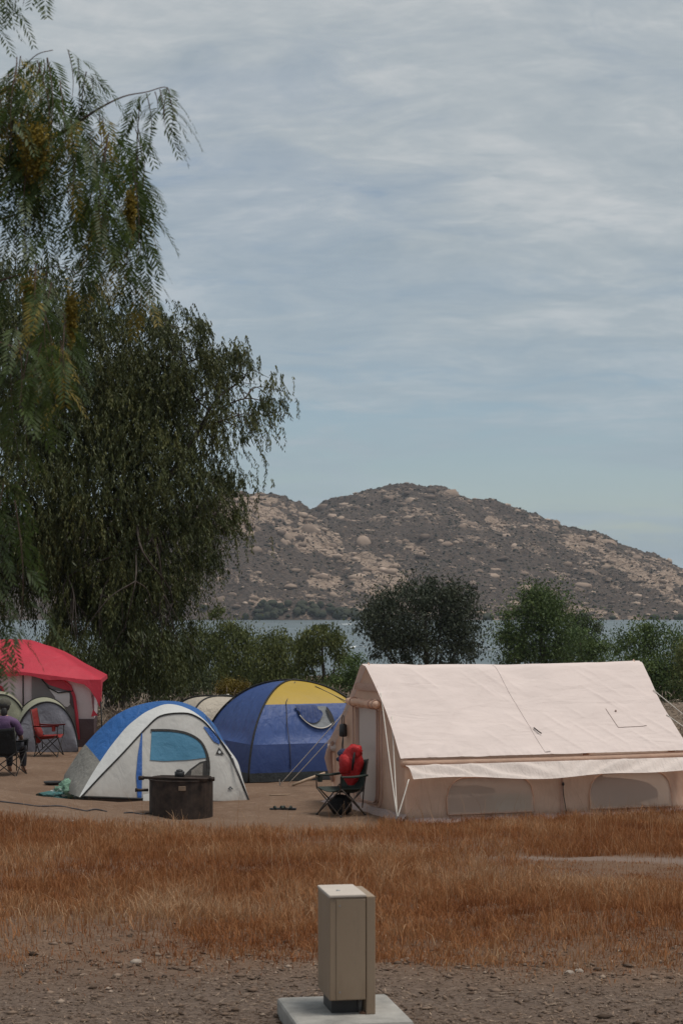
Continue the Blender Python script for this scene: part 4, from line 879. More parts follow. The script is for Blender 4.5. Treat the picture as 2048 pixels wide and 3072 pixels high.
# ------------------------------------------------------------------ folding camp chairs
def camp_chair(name, loc, rz, label, cloth, frame, w=0.56, sh=0.40, ah=0.60, bh=0.90, cup=True):
    c = empty(name, loc, rz, label, 'chair', 'folding camp chairs'); h = w / 2; r = 0.0095
    def T(nm, pts, rr=r, mm=frame): return MB().tube(pts, rr, 7).build(nm, mm, c, smooth=True)
    fx, bx_ = -h, h; f = h * 0.92                     # front is -y
    for s in (-1, 1):                                   # crossed side legs
        T('leg', [(s * h, -f, 0.0), (s * h * 0.98, f * 0.86, sh + 0.02)]); T('leg', [(s * h, f, 0.0), (s * h * 0.98, -f * 0.9, sh)])
        T('arm_post', [(s * h, -f, sh - 0.02), (s * h * 1.04, -f * 1.02, ah)])
        T('back_post', [(s * h * 0.98, f * 0.80, 0.10), (s * h, f * 0.92, sh), (s * h * 0.98, f * 1.30, bh)])
        q = MB(); q.loft([[(s * h * 1.04 - 0.035, y_, ah + 0.006 - 0.012 * math.sin(math.pi * k)) for k, y_ in zip(np.linspace(0, 1, 7), np.linspace(-f * 1.1, f * 1.1, 7))],
                          [(s * h * 1.04 + 0.035, y_, ah + 0.006 - 0.012 * math.sin(math.pi * k)) for k, y_ in zip(np.linspace(0, 1, 7), np.linspace(-f * 1.1, f * 1.1, 7))],
                          [(s * h * 1.04 + 0.035, y_, ah - 0.02 - 0.012 * math.sin(math.pi * k)) for k, y_ in zip(np.linspace(0, 1, 7), np.linspace(-f * 1.1, f * 1.1, 7))],
                          [(s * h * 1.04 - 0.035, y_, ah - 0.02 - 0.012 * math.sin(math.pi * k)) for k, y_ in zip(np.linspace(0, 1, 7), np.linspace(-f * 1.1, f * 1.1, 7))]], False)
        ar = q.build('armrest', cloth, c, smooth=True)
        if cup and s == -1:
            q = MB(); q.loft([[(s * h * 1.04 + 0.04 * math.cos(a_), -f * 0.7 + 0.04 * math.sin(a_), ah - 0.005) for a_ in np.linspace(0, 6.283, 12)], [(s * h * 1.04 + 0.035 * math.cos(a_), -f * 0.7 + 0.035 * math.sin(a_), ah - 0.11) for a_ in np.linspace(0, 6.283, 12)]]); q.build('cup_holder', cloth, ar, smooth=True)
    for y_ in (-f, f): T('leg', [(-h, y_, 0.0), (h * 0.96, y_, sh * 0.97)]); T('leg', [(h, y_ * 1.01, 0.0), (-h * 0.96, y_ * 1.01, sh * 0.97)])
    for x_ in (-h, h):
        for y_ in (-f, f): MB().blob((x_, y_, 0.006), (0.02, 0.02, 0.012), 0, 0, 8, 5).build('foot', BLACK, c, smooth=True)
    def grid(fn, a, b_):
        q = MB(); q.loft([[fn(i / a, j / b_) for j in range(b_ + 1)] for i in range(a + 1)]); return q
    q = grid(lambda i, j: (-h * 0.97 + 2 * h * 0.97 * j, -f + 2 * f * 0.9 * i, sh + 0.01 - 0.075 * math.sin(math.pi * j) * (0.7 + 0.3 * i) - 0.02 * i), 8, 12); so = q.build('seat', cloth, c, smooth=True); so.modifiers.new('thick', 'SOLIDIFY').thickness = 0.008
    q = grid(lambda i, j: (-h * 0.98 + 2 * h * 0.98 * j, f * 0.88 + (f * 1.30 - f * 0.88) * i + 0.06 * math.sin(math.pi * j), sh - 0.06 + (bh - sh + 0.06) * i - 0.03 * i * math.sin(math.pi * j)), 8, 12); so = q.build('backrest', cloth, c, smooth=True); so.modifiers.new('thick', 'SOLIDIFY').thickness = 0.010
    return c
GREENC = fabric('chair_dark_green', (0.030, 0.040, 0.034), 0.7, 0.4, 10, None, 0.0)
BLKC = fabric('chair_black', (0.012, 0.012, 0.013), 0.75, 0.4, 10, None, 0.0)
REDC = fabric('chair_red', (0.22, 0.022, 0.018), 0.7, 0.4, 10, None, 0.0)
FRM = plain('chair_frame_brown', (0.055, 0.040, 0.032), 0.5, 0.2, 20, 0.3)
cp = GP(1022, 28.3)
camp_chair('camp_chair', cp, R(-48), 'dark green folding camp chair by the canvas tent door', GREENC, FRM, 0.50, 0.38, 0.56, 0.78)
# red bag slung over its back
bc = cp + Vector((math.sin(R(28)) * 0.30 + 0.13, 0.24, 0.0))
bag = empty('red_backpack', bc + Vector((-0.12, -0.12, 0.40)), R(-28), 'red bag slung over the back of the dark green chair', 'backpack')
REDB = fabric('bag_red', (0.42, 0.018, 0.020), 0.6, 0.5, 9, None, 0.05); NAVY = fabric('bag_navy', (0.030, 0.036, 0.075), 0.6, 0.4, 12, None, 0.0)
q = MB(); rows = []
for i in range(15):
    t_ = i / 14; wv = np.interp(t_, [0, 0.12, 0.35, 0.6, 0.85, 1], [0.05, 0.11, 0.16, 0.175, 0.13, 0.03]); dv = np.interp(t_, [0, 0.2, 0.6, 0.9, 1], [0.03, 0.07, 0.11, 0.08, 0.02])
    rows.append([(wv * math.cos(a_) * (1 + 0.08 * math.sin(3 * a_ + i)) + 0.04 * (t_ - 0.3), dv * math.sin(a_) * (1 + 0.1 * math.sin(2 * a_ + i * 0.7)), 0.58 * t_) for a_ in np.linspace(0, 6.283, 19)[:-1]])
q.loft(rows, True); q.blob((-0.06, -0.05, 0.30), (0.12, 0.09, 0.15), 0.35, 7, 16, 10); q.blob((0.10, -0.02, 0.47), (0.08, 0.08, 0.10), 0.3, 9, 14, 9); q.build('bag_body', REDB, bag, smooth=True)
q = MB(); q.blob((-0.13, 0.02, 0.44), (0.10, 0.06, 0.07), 0.25, 3, 12, 8); q.blob((-0.17, 0.0, 0.36), (0.06, 0.05, 0.05), 0.25, 5, 10, 7); q.build('bag_lining', NAVY, bag, smooth=True)
q = MB(); q.tube([(0.10, -0.10, 0.47), (0.10, -0.135, 0.35), (0.075, -0.125, 0.22)], [0.012, 0.02, 0.012], 7); q.build('strap', BLKC, bag, smooth=True)
sk = empty('stuff_sack', cp + Vector((-0.01, 0.05, 0.0)), 0.3, 'dark stuff sack on the ground under the dark green chair', 'sack')
q = MB(); q.blob((0, 0, 0.13), (0.17, 0.13, 0.15), 0.2, 8, 16, 10); q.build('sack_body', BLKC, sk, smooth=True)
q = MB(); q.tube([(0.08, 0, 0.22), (0.12, 0, 0.27), (0.1, -0.03, 0.30)], [0.05, 0.025, 0.035], 8); q.build('sack_neck', BLKC, sk, smooth=True)

# ------------------------------------------------------------------ fire ring
FD = 27.9; fq = GP(546, FD); fr = empty('fire_ring', fq, R(-8), 'rusty black steel fire ring with a flat grate bar before the dome tent', 'fire ring')
RUST = plain('fire_ring_steel', (0.036, 0.023, 0.017), 0.75, 0.65, 9, 0.2, 0.3)
q = MB(); rad, fh = 0.44, 0.50; n_ = 48
rings = [[(r0 * math.cos(a_), r0 * math.sin(a_), z_) for a_ in np.linspace(0, 2 * math.pi, n_ + 1)[:-1]] for r0, z_ in ((rad, -0.02), (rad, fh), (rad + 0.012, fh), (rad + 0.012, fh + 0.015), (rad - 0.012, fh + 0.015), (rad - 0.012, 0.0))]
q.loft(rings, True); q.build('drum', RUST, fr)
q = MB(); q.tube([(-0.47, -0.30, fh + 0.045), (0.47, -0.30, fh + 0.035)], 0.019, 8); q.build('grate_bar', RUST, fr, smooth=True)
for sx_ in (-1, 1):
    q = MB(); q.tube([(sx_ * 0.53, -0.30, fh + 0.04), (sx_ * 0.46, -0.30, fh + 0.04)], 0.030, 9); q.build('handle', RUST, fr, smooth=True)
for k_ in range(9):
    y_ = -0.26 + k_ * 0.062; hx = math.sqrt(max(rad ** 2 - y_ ** 2, 0.01)) - 0.02; q = MB(); q.tube([(-hx, y_, fh + 0.03), (hx, y_, fh + 0.03)], 0.008, 5); q.build('grate_rod', RUST, fr)
q = MB(); q.tube([(-0.44, -0.12, 0.36), (-0.55, -0.17, 0.36), (-0.60, -0.2, 0.365)], [0.02, 0.02, 0.028], 8); q.build('side_handle', RUST, fr, smooth=True)
q = MB(); ys = -math.sqrt(0.44 ** 2 - 0.1 ** 2) - 0.006; q.box((0.06, ys - 0.012, 0.385), (0.155, ys + 0.03, 0.445)); q.build('tag_plate', plain('tag_tan', (0.22, 0.155, 0.105), 0.6), fr, bevel=0.003)
# pan on the grate
pan = empty('cooking_pot', fq + Vector((-0.02, -0.05, fh + 0.04)), 0, 'small black pot on the fire ring grate', 'pot')
q = MB(); q.tube([(0, 0, 0), (0, 0, 0.01), (0, 0, 0.07), (0, 0, 0.075)], [0.06, 0.068, 0.07, 0.062], 14); q.build('pot_body', BLACK, pan, smooth=True)
q = MB(); q.blob((0, 0, 0.085), (0.05, 0.05, 0.02), 0, 0, 12, 6); q.build('lid', BLACK, pan, smooth=True)

# ------------------------------------------------------------------ white and blue dome tent
WD = 30.2; WS = F / WD; w0 = GP(486, WD); dome_t = empty('dome_tent', w0, R(9), 'white and blue dome tent with a blue window behind the fire ring', 'tent')
WHT = fabric('tent_white', (0.54, 0.525, 0.495), 0.6, 0.5, 2.2, (2.6, 2.6, 0.7), 0.22, 0.07, ((0.36, 0.31, 0.27), 0.35), rot=(0, 0.6, 0))
WHB = fabric('tent_white_band', (0.68, 0.68, 0.66), 0.55, 0.35, 6, None, 0.25, 0.05)
BLU = fabric('tent_blue', (0.030, 0.125, 0.36), 0.5, 0.7, 2.6, (3.6, 3.6, 0.5), 0.2, 0.12, rot=(0, 0.5, 0))
BLS = fabric('tent_blue_stripe', (0.030, 0.105, 0.34), 0.55, 0.4, 9, None, 0.1)
MSH = fabric('tent_grey_mesh', (0.27, 0.26, 0.235), 0.8, 0.7, 5, (2, 2, 0.5), 0.3, 0.1)
WINB = fabric('tent_window_blue', (0.085, 0.255, 0.40), 0.6, 0.35, 7, None, 0.3, 0.1)
dome_t.rotation_euler = (0, R(3.6), R(15)); dome_t.location.z += 0.015
DARKT = fabric('tent_dark_trim', (0.022, 0.021, 0.020), 0.7, 0.3, 12, None, 0.0)
def by(px): return 2378 + (px - 245) * 32 / 505
def UH(px, py): return ((px - 480) / WS, (by(px) - py) / WS)
def FS(u, h, off=0.0):
    """front sheet of the tent, leaning back and a little slack"""
    return Vector((u, 0.42 * h - 0.04 * math.sin(math.pi * min(h / 1.35, 1)) - off + 0.02 * math.sin(u * 5 + h * 2) * math.sin(math.pi * min(h / 1.3, 1)), h))
C0 = smooth_curve([UH(*p) for p in ((240, 2378), (300, 2316), (360, 2256), (420, 2196), (472, 2147), (515, 2140), (570, 2140), (612, 2163), (650, 2208), (688, 2262), (716, 2320), (736, 2370), (752, 2410))], 61, 2)
C0[0][1] = 0; C0[-1][1] = 0
q = MB(); rows = []
for i in range(25):
    t_ = i / 24; rows.append([FS(u, h * t_) for u, h in C0])
q.loft(rows); q.build('front_wall', WHT, dome_t, smooth=True)
q = MB(); q.tube([FS(u, h, 0.012) for u, h in C0], 0.012, 6); q.build('pole', DARKT, dome_t, smooth=True)
C1 = smooth_curve([UH(*p) for p in ((236, 2378), (290, 2298), (335, 2237), (385, 2178), (440, 2136), (500, 2112), (540, 2117), (585, 2135), (630, 2168), (668, 2215), (703, 2258), (728, 2290), (737, 2335), (756, 2410))], 61, 2)
C1[0][1] = 0; C1[-1][1] = 0
def back(c, dy, sc=1.0): return [Vector((u * sc, 0.42 * h + dy * math.sin(math.pi * min(1, h / 1.6)) ** 0.6 + 0.02, h)) for u, h in c]
q = MB(); a_ = [FS(u, h, -0.004) for u, h in C0]; b_ = back(C1, 0.22); patch(q, a_, b_, 5); q.build('front_band', WHB, dome_t, smooth=True)
# fly: bulges over the back
C2 = smooth_curve([UH(*p) for p in ((205, 2340), (255, 2255), (300, 2203), (350, 2156), (400, 2131), (450, 2118), (500, 2112), (560, 2117), (620, 2142), (670, 2190), (706, 2250), (722, 2310), (735, 2408))], 61, 2)
c2 = [Vector((u, 0.95, h)) for u, h in C2]; c2[0].z = 0; c2[-1].z = 0
c3_ = [Vector((u * 0.92, 1.65, max(0, h * 0.86))) for u, h in C2]; c4 = [Vector((u * 0.8, 2.25, max(0, h * 0.12))) for u, h in C2]; c4[0].z = c4[-1].z = 0; c3_[0].z = c3_[-1].z = 0
c1 = back(C1, 0.22)
c5 = [Vector((p.x * 0.99, 2.35, 0)) for p in c4]
def fly(lo, hi, nm, m_):
    q = MB(); full = []
    for A_, B_ in ((c1, c2), (c2, c3_), (c3_, c4), (c4, c5)):
        for i in range(8): full.append([A_[j].lerp(B_[j], i / 8) for j in range(61)])
    full.append(c5)
    for r, row in enumerate(full):                                     # round it between the hoops
        for p in row:
            if p.z > 0.03: p.z += 0.035 * math.sin(math.pi * min(1, r / 16)) * (p.z / 1.4)
    q.loft([row[lo:hi + 1] for row in full]); return q.build(nm, m_, dome_t, smooth=True)
fly(9, 47, 'fly_sheet', BLU); fly(0, 9, 'side_panel', MSH); fly(47, 60, 'side_panel', WHB)
def decal(nm, lo, hi, m_, off, parent=dome_t, n=24, rows=10):
    A_ = resample([UH(*p) for p in lo], n); B_ = resample([UH(*p) for p in hi], n); q = MB()
    q.loft([[FS(A_[j][0] * (1 - i / rows) + B_[j][0] * i / rows, A_[j][1] * (1 - i / rows) + B_[j][1] * i / rows, off) for j in range(n)] for i in range(rows + 1)]); return q.build(nm, m_, parent, smooth=True)
decal('blue_stripe', [(421, 2190), (408, 2260), (403, 2320), (409, 2385)], [(423, 2190), (421, 2260), (421, 2320), (421, 2388)], BLS, 0.016)
wn_ = decal('window', [(446, 2276), (490, 2280), (560, 2278), (618, 2272)], [(452, 2190), (500, 2193), (560, 2202), (602, 2226)], WINB, 0.014)
arc = spline([Vector((*UH(*p), 0)) for p in ((448, 2188), (510, 2190), (560, 2200), (598, 2222), (617, 2255), (624, 2290), (622, 2320), (616, 2340))], 40)
q = MB(); inner = []; outer = []
for i, p in enumerate(arc):
    t_ = (arc[min(i + 1, 39)] - arc[max(i - 1, 0)]).normalized(); nn = Vector((t_.y, -t_.x, 0)); wd = np.interp(i, [0, 20, 32, 39], [0.022, 0.024, 0.035, 0.06]); a_ = p + nn * 0.012; b_ = p + nn * (0.012 + 0) - nn * -wd
    inner.append(FS((p - nn * -wd).x, (p - nn * -wd).y, 0.022)); outer.append(FS((p - nn * wd * 0.6).x, (p - nn * wd * 0.6).y, 0.022))
q.loft([outer, inner]); q.build('window_piping', DARKT, wn_, smooth=True)
INS = plain('tent_inside_shade', (0.030, 0.028, 0.027), 0.9)  # flat dark colour standing in for the shade inside the tents
decal('door_opening_shade', [(530, 2345), (560, 2342), (590, 2342), (616, 2340)], [(534, 2338), (566, 2306), (598, 2284), (620, 2280)], INS, 0.013)
clothg = fabric('tent_inner_grey', (0.19, 0.175, 0.155), 0.8, 0.8, 9, (1, 1, 0.3), 0.0)
decal('inner_curtain', [(566, 2345), (580, 2345), (592, 2344), (604, 2343)], [(572, 2308), (584, 2300), (594, 2292), (606, 2288)], clothg, 0.019)
decal('side_vent', [(611, 2183), (640, 2225), (660, 2235)], [(613, 2180), (640, 2192), (658, 2212)], BLS, 0.016, n=8, rows=3)
def tri(nm, pts, m_, off, parent=dome_t): return MB().face([FS(*UH(*p), off) for p in pts]).build(nm, m_, parent)
lg = tri('logo_mark', [(646, 2262), (673, 2265), (657, 2243)], DARKT, 0.020); q = MB(); uc, hc = UH(658, 2257)
q.face([FS(uc + 0.022 * math.cos(a_), hc + 0.022 * math.sin(a_), 0.024) for a_ in np.linspace(0, 6.283, 11)[:-1]]); q.build('logo_disc', GREYM, lg)
lg = tri('logo_mark', [(682, 2366), (700, 2367), (690, 2357)], DARKT, 0.020)
q = MB(); q.face([FS(*UH(px, py), 0.024) for px, py in ((687, 2365), (694, 2365.5), (690.5, 2361))]); q.build('logo_disc', GREYM, lg)
for a_, b_ in (((694, 2272), (732, 2372)), ((698, 2276), (735, 2376)), ((618, 2150), (694, 2270))):
    q = MB(); q.tube([FS(*UH(*a_), 0.05), FS(*UH((a_[0] + b_[0]) / 2 - 3, (a_[1] + b_[1]) / 2), 0.09), FS(*UH(*b_), 0.06)], 0.006, 5); q.build('guy_rope', ROPED, dome_t, smooth=True)
q = MB(); q.tube([(u, -0.015, 0.008) for u in np.linspace(C0[0][0], C0[-1][0], 20)], 0.018, 6); q.build('floor_edge', DARKT, dome_t, smooth=True)
decal('door_sill', [(424, 2392), (440, 2394), (455, 2395)], [(424, 2374), (440, 2372), (455, 2370)], WHB, 0.05, n=6, rows=3)

# ------------------------------------------------------------------ pole domes
def pole_dome(name, loc, rz, label, half, H, mats, split, skirt, pw=0.85, hw=0.9, ydep=None):
    """square floor, two crossing poles; each side hangs between two poles. split: (side -> height where the upper panel begins)"""
    root = empty(name, loc, rz, label, 'tent'); hy = ydep or half
    cor = [Vector((-half, -hy, 0)), Vector((half, -hy, 0)), Vector((half, hy, 0)), Vector((-half, hy, 0))]
    def arc_(c, t_): th = t_ * math.pi / 2; k = math.cos(th) ** pw; return Vector((c.x * k, c.y * k, H * math.sin(th) ** hw))
    def surf(i, t_, s_, off=0.0):
        a_, b_ = arc_(cor[i], t_), arc_(cor[(i + 1) % 4], t_); p = a_.lerp(b_, s_); mid = (a_ + b_) / 2; n_ = Vector((mid.x, mid.y, 0)); n_ = n_.normalized() if n_.length > 1e-6 else Vector((0, 0, 0))
        bul = (-0.05 if t_ > 0.25 else 0.02) * 4 * s_ * (1 - s_) * (a_ - b_).length / (2 * half); wv = 0.02 * (float(fbm(s_ * 5 + i * 3, t_ * 3, 3, 77)) - 0.5) * (1 - t_)
        return p + n_ * (bul + wv + off) + Vector((0, 0, off * 0.4))
    def tz(h): return 2 / math.pi * math.asin(min(1, max(0, h / H)) ** (1 / hw))
    for i in range(4):
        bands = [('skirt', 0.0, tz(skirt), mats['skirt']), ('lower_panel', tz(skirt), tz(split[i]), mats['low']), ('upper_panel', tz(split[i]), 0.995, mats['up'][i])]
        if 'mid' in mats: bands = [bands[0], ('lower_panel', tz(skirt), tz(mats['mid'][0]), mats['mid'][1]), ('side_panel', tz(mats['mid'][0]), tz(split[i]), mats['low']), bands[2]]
        for nm, t0, t1, m_ in bands:
            q = MB(); n_ = max(3, int((t1 - t0) * 24)); q.loft([[surf(i, t0 + (t1 - t0) * r / n_, s_) for s_ in np.linspace(0, 1, 25)] for r in range(n_ + 1)]); q.build(nm, m_, root, smooth=True)
    for i in (0, 1):
        q = MB(); q.tube([arc_(cor[i], t_) * 1.006 for t_ in np.linspace(0, 1, 20)] + [arc_(cor[i + 2], t_) * 1.006 + Vector((0, 0, 0.01)) for t_ in np.linspace(0.98, 0, 20)], 0.017, 6); q.build('pole', DARKT, root, smooth=True)
    return root, surf, tz
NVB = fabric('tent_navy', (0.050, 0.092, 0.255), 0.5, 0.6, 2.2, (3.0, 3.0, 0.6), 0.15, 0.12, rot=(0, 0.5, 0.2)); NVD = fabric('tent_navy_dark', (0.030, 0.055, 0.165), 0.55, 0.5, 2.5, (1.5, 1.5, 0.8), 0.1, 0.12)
YEL = fabric('tent_yellow', (0.56, 0.375, 0.060), 0.5, 0.35, 4, None, 0.3, 0.08); SKT = fabric('tent_black_skirt', (0.035, 0.040, 0.042), 0.6, 0.6, 6, (1, 1, 0.4), 0.0, 0.2)
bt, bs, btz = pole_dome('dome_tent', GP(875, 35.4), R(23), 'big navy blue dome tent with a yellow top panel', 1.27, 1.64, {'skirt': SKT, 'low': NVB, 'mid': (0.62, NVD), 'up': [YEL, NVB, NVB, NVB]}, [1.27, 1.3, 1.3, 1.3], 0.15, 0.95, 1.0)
GRYF = fabric('tent_flap_grey', (0.20, 0.21, 0.22), 0.7, 0.6, 8, None, 0.1)
def bq(s_, h, off): return bs(0, btz(h), s_, off)
q = MB(); n_ = 18; top = [bq(0.34 + 0.33 * i / n_, 1.22, 0.015) for i in range(n_ + 1)]; bot = [bq(0.38 + 0.29 * i / n_, 1.22 - 0.37 * math.sin(math.pi * (0.10 + 0.66 * i / n_)) ** 0.8, 0.035) for i in range(n_ + 1)]
patch(q, top, bot, 6); wf = q.build('window_flap', GRYF, bt, smooth=True)
q = MB(); q.tube(bot, 0.010, 5); q.build('flap_piping', ROPE, wf, smooth=True)
q = MB(); rows = []
for r in range(9):
    t_ = r / 8; rows.append([bq(0.33 + 0.23 * i / 14 + 0.04 * t_, 1.235 - 0.30 * t_ * math.sin(math.pi * (0.08 + 0.80 * i / 14)) ** 0.7, 0.05 + 0.03 * math.sin(i * 1.9 + r) * math.sin(math.pi * t_)) for i in range(15)])
q.loft(rows); q.build('rolled_window_cover', NVD, wf, smooth=True)
q = MB(); pts = [bq(0.665 + 0.02 * math.cos(a_), 1.04 + 0.16 * math.sin(a_), 0.045) for a_ in np.linspace(0, 6.283, 17)[:-1]]; q.face(pts); q.build('vent_slot_shade', INS, wf)  # no hole: a dark face painted as the shade in the slot
q = MB(); q.tube([bq(0.44, 1.62, 0.02), bq(0.24, 1.3, 0.02), bq(0.265, 0.9, 0.03), bq(0.285, 0.55, 0.025), bq(0.29, 0.2, 0.02)], 0.007, 5); q.build('guy_rope', ROPED, bt, smooth=True)
q = MB(); q.tube([bq(0.8, 1.55, 0.02), bq(0.93, 1.3, 0.02), bq(0.97, 1.0, 0.03)], 0.007, 5); q.build('guy_rope', ROPED, bt, smooth=True)
# beige little tent behind
BEI = fabric('tent_beige', (0.50, 0.44, 0.36), 0.7, 0.9, 7, (2, 2, 0.6), 0.2, 0.08)
pole_dome('small_tent', GP(655, 38.5), R(20), 'small beige tent peeking out between the two dome tents', 0.85, 1.22, {'skirt': DARKT, 'low': BEI, 'up': [BEI] * 4}, [0.8] * 4, 0.04, 0.6, 0.8)

# ------------------------------------------------------------------ red and white cabin tent
CD = 41.6; cs = F / CD; c0 = GP(110, CD); cab = empty('cabin_tent', c0, R(4), 'red roofed white cabin tent at the left edge under the pepper tree', 'tent')
REDF = fabric('tent_red', (0.60, 0.055, 0.085), 0.5, 0.5, 3, (1.5, 1, 1), 0.3, 0.12); WHC = fabric('cabin_white', (0.66, 0.59, 0.60), 0.6, 0.4, 4, None, 0.2, 0.08)
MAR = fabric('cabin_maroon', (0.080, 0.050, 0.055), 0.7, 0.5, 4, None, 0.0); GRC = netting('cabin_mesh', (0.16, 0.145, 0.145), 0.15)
hx0, hx1, dy_ = -2.0, 1.20, 2.4; eL, eR = 1.62, 1.45
def eav(x): return eR + (eL - eR) * np.clip((0.9 - x) / 1.2, 0, 1)
q = MB()
for nm, z0, z1, m_ in (('base_panel', 0, 0.58, MAR), ('wall_panel', 0.58, None, WHC)):
    for (xa, ya, xb, yb) in ((hx0, 0, hx1, 0), (hx1, 0, hx1 - 0.05, dy_), (hx1 - 0.05, dy_, hx0, dy_), (hx0, dy_, hx0, 0)):
        q = MB(); rows = []
        for i in range(11):
            t_ = i / 10; rows.append([(xa + (xb - xa) * s_ - (0.10 * t_ if nm == 'wall_panel' and xb == hx1 and ya == 0 else 0) * s_, ya + (yb - ya) * s_ + 0.02 * math.sin(s_ * 9 + t_ * 3), z0 + ((z1 or eav(xa + (xb - xa) * s_)) - z0) * t_) for s_ in np.linspace(0, 1, 22)])
        q.loft(rows); q.build(nm, m_, cab, smooth=True)
q = MB(); rows = []                                              # hipped roof with drooping corner
for i in range(25):
    t_ = i / 24; y_ = -0.18 + (dy_ + 0.36) * t_; k = 1 - abs(t_ - 0.5) * 2; row = []
    for j in range(41):
        x_ = hx0 - 0.15 + (hx1 - hx0 + 0.3) * j / 40; kx = min(1, (hx1 + 0.15 - x_) / 1.55, (x_ - hx0 + 0.15) / 1.2); e = eav(x_) - 0.05
        h = e + (2.20 - e) * (1 - (1 - min(k, kx)) ** 1.2) * 0.99 + 0.02 * math.sin(x_ * 4 + t_ * 8) * min(k, kx); row.append((x_, y_, h))
    rows.append(row)
q.loft(rows); q.build('roof', REDF, cab, smooth=True)
q = MB(); q.loft([[(hx0 - 0.15 + (hx1 - hx0 + 0.3) * j / 30, -0.185, eav(hx0 + (hx1 - hx0) * j / 30) - 0.05) for j in range(31)], [(hx0 - 0.15 + (hx1 - hx0 + 0.3) * j / 30, -0.19, eav(hx0 + (hx1 - hx0) * j / 30) - 0.13 - 0.02 * math.sin(j) - (0.55 * max(0, (j - 27) / 3) ** 1.5)) for j in range(31)]])
q.loft([[(hx1 + 0.15, -0.18 + (dy_ + 0.36) * j / 20, eR - 0.05) for j in range(21)], [(hx1 + 0.16, -0.18 + (dy_ + 0.36) * j / 20, eR - 0.13 - 0.62 * max(0, 1 - j / 4) ** 1.5) for j in range(21)]]); q.build('roof_valance', REDF, cab, smooth=True)
def cl(px, py): return ((px - 110) / cs, (2248 - py) / cs)
def cf(pts, nm, m_, off, par=cab): return MB().face([(*cl(*p)[:1], -off, cl(*p)[1]) for p in pts]).build(nm, m_, par)
dw = cf([(98, 2165), (98, 2032), (150, 2036), (188, 2046), (212, 2066), (224, 2096), (232, 2150), (236, 2225), (180, 2225), (130, 2200)], 'door_mesh', GRC, 0.03)
q = MB(); q.tube([(*cl(*p)[:1], -0.04, cl(*p)[1]) for p in ((98, 2032), (150, 2036), (188, 2046), (212, 2066), (224, 2096), (232, 2150), (238, 2225))], 0.034, 6); q.build('door_trim', REDF, dw, smooth=True)
cf([(122, 2040), (150, 2041), (186, 2050), (208, 2068), (219, 2082), (190, 2075), (150, 2062)], 'rolled_door_flap', REDF, 0.05, dw)
cf([(150, 2075), (185, 2082), (210, 2086), (214, 2120), (205, 2128), (180, 2125), (165, 2095)], 'inner_panel', WHC, 0.042, dw)
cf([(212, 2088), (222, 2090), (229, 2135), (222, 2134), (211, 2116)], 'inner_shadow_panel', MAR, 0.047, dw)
q = MB(); q.tube([(*cl(*p)[:1], -0.06, cl(*p)[1]) for p in ((128, 2045), (150, 2072), (178, 2086), (222, 2080))], 0.014, 5); q.build('door_zip', DARKT, dw, smooth=True)
q = MB(); q.tube([(*cl(*p)[:1], -0.05, cl(*p)[1]) for p in ((72, 1998), (73, 2050), (75, 2246))], 0.016, 6); q.build('pole', DARKT, cab, smooth=True)
q = MB(); q.tube([(hx1 + 0.15, -0.2, eR - 0.5), (hx1 + 0.2, -0.24, 0.0)], 0.016, 6); q.build('pole', DARKT, cab, smooth=True)
q = MB(); q.tube([(*cl(*p)[:1], -0.04, cl(*p)[1]) for p in ((-80, 2130), (-60, 2075), (-20, 2055), (10, 2070), (25, 2110))], 0.03, 6); q.build('window_trim', REDF, cab, smooth=True)
cf([(-80, 2130), (-60, 2078), (-20, 2060), (8, 2074), (22, 2110), (20, 2130)], 'window', GRC, 0.03)
q = MB(); cx0, cz0 = cl(284, 2150); q.face([(cx0 - 0.06, -0.05, cz0 - 0.05), (cx0 + 0.08, -0.05, cz0 - 0.02), (cx0 - 0.02, -0.05, cz0 + 0.1)]); q.build('corner_patch', REDF, cab)

# ------------------------------------------------------------------ grey tunnel tents in front of it
def tunnel(name, loc, rz, label, hw, H, depth, mf, ms):
    root = empty(name, loc, rz, label, 'tent')
    def hoop(y_, k): return [Vector((-hw * k * math.cos(a_), y_, H * k * math.sin(a_) ** 0.85)) for a_ in np.linspace(0, math.pi, 33)]
    h0 = hoop(0, 1); q = MB(); q.loft([[Vector((p.x, -0.03 * math.sin(math.pi * t_) + 0.015 * math.sin(p.x * 6 + t_ * 4), p.z * t_)) for p in h0] for t_ in np.linspace(0, 1, 12)]); q.build('front_wall', mf, root, smooth=True)
    q = MB(); q.loft([hoop(y_, k) for y_, k in zip(np.linspace(0, depth, 9), [1, 1.02, 1.03, 1.04, 1.05, 1.04, 1.02, 0.9, 0.3])]); q.build('fly_sheet', ms, root, smooth=True)
    for y_, k in ((0.0, 1.0), (depth * 0.5, 1.055)):
        q = MB(); q.tube(hoop(y_ - 0.01, k), 0.018, 6); q.build('pole', DARKT, root, smooth=True)
    return root
GRT = fabric('tent_grey', (0.235, 0.235, 0.27), 0.6, 0.8, 4, (1.3, 1.3, 1), 0.15, 0.1); PGT = fabric('tent_pale_green', (0.35, 0.35, 0.26), 0.6, 0.6, 4, None, 0.2, 0.1)
tunnel('tunnel_tent', GP(143, 40.2), R(12), 'grey hooped tent behind the red folding chair', 0.62, 1.0, 2.0, GRT, PGT)
tunnel('tunnel_tent', GP(5, 40.8), R(10), 'pale green hooped tent cut by the left frame edge', 0.60, 1.13, 2.0, PGT, PGT)
camp_chair('camp_chair', GP(150, 39.3), R(84), 'red folding camp chair standing empty before the grey tent', REDC, STEELB, 0.50, 0.40, 0.60, 0.92)
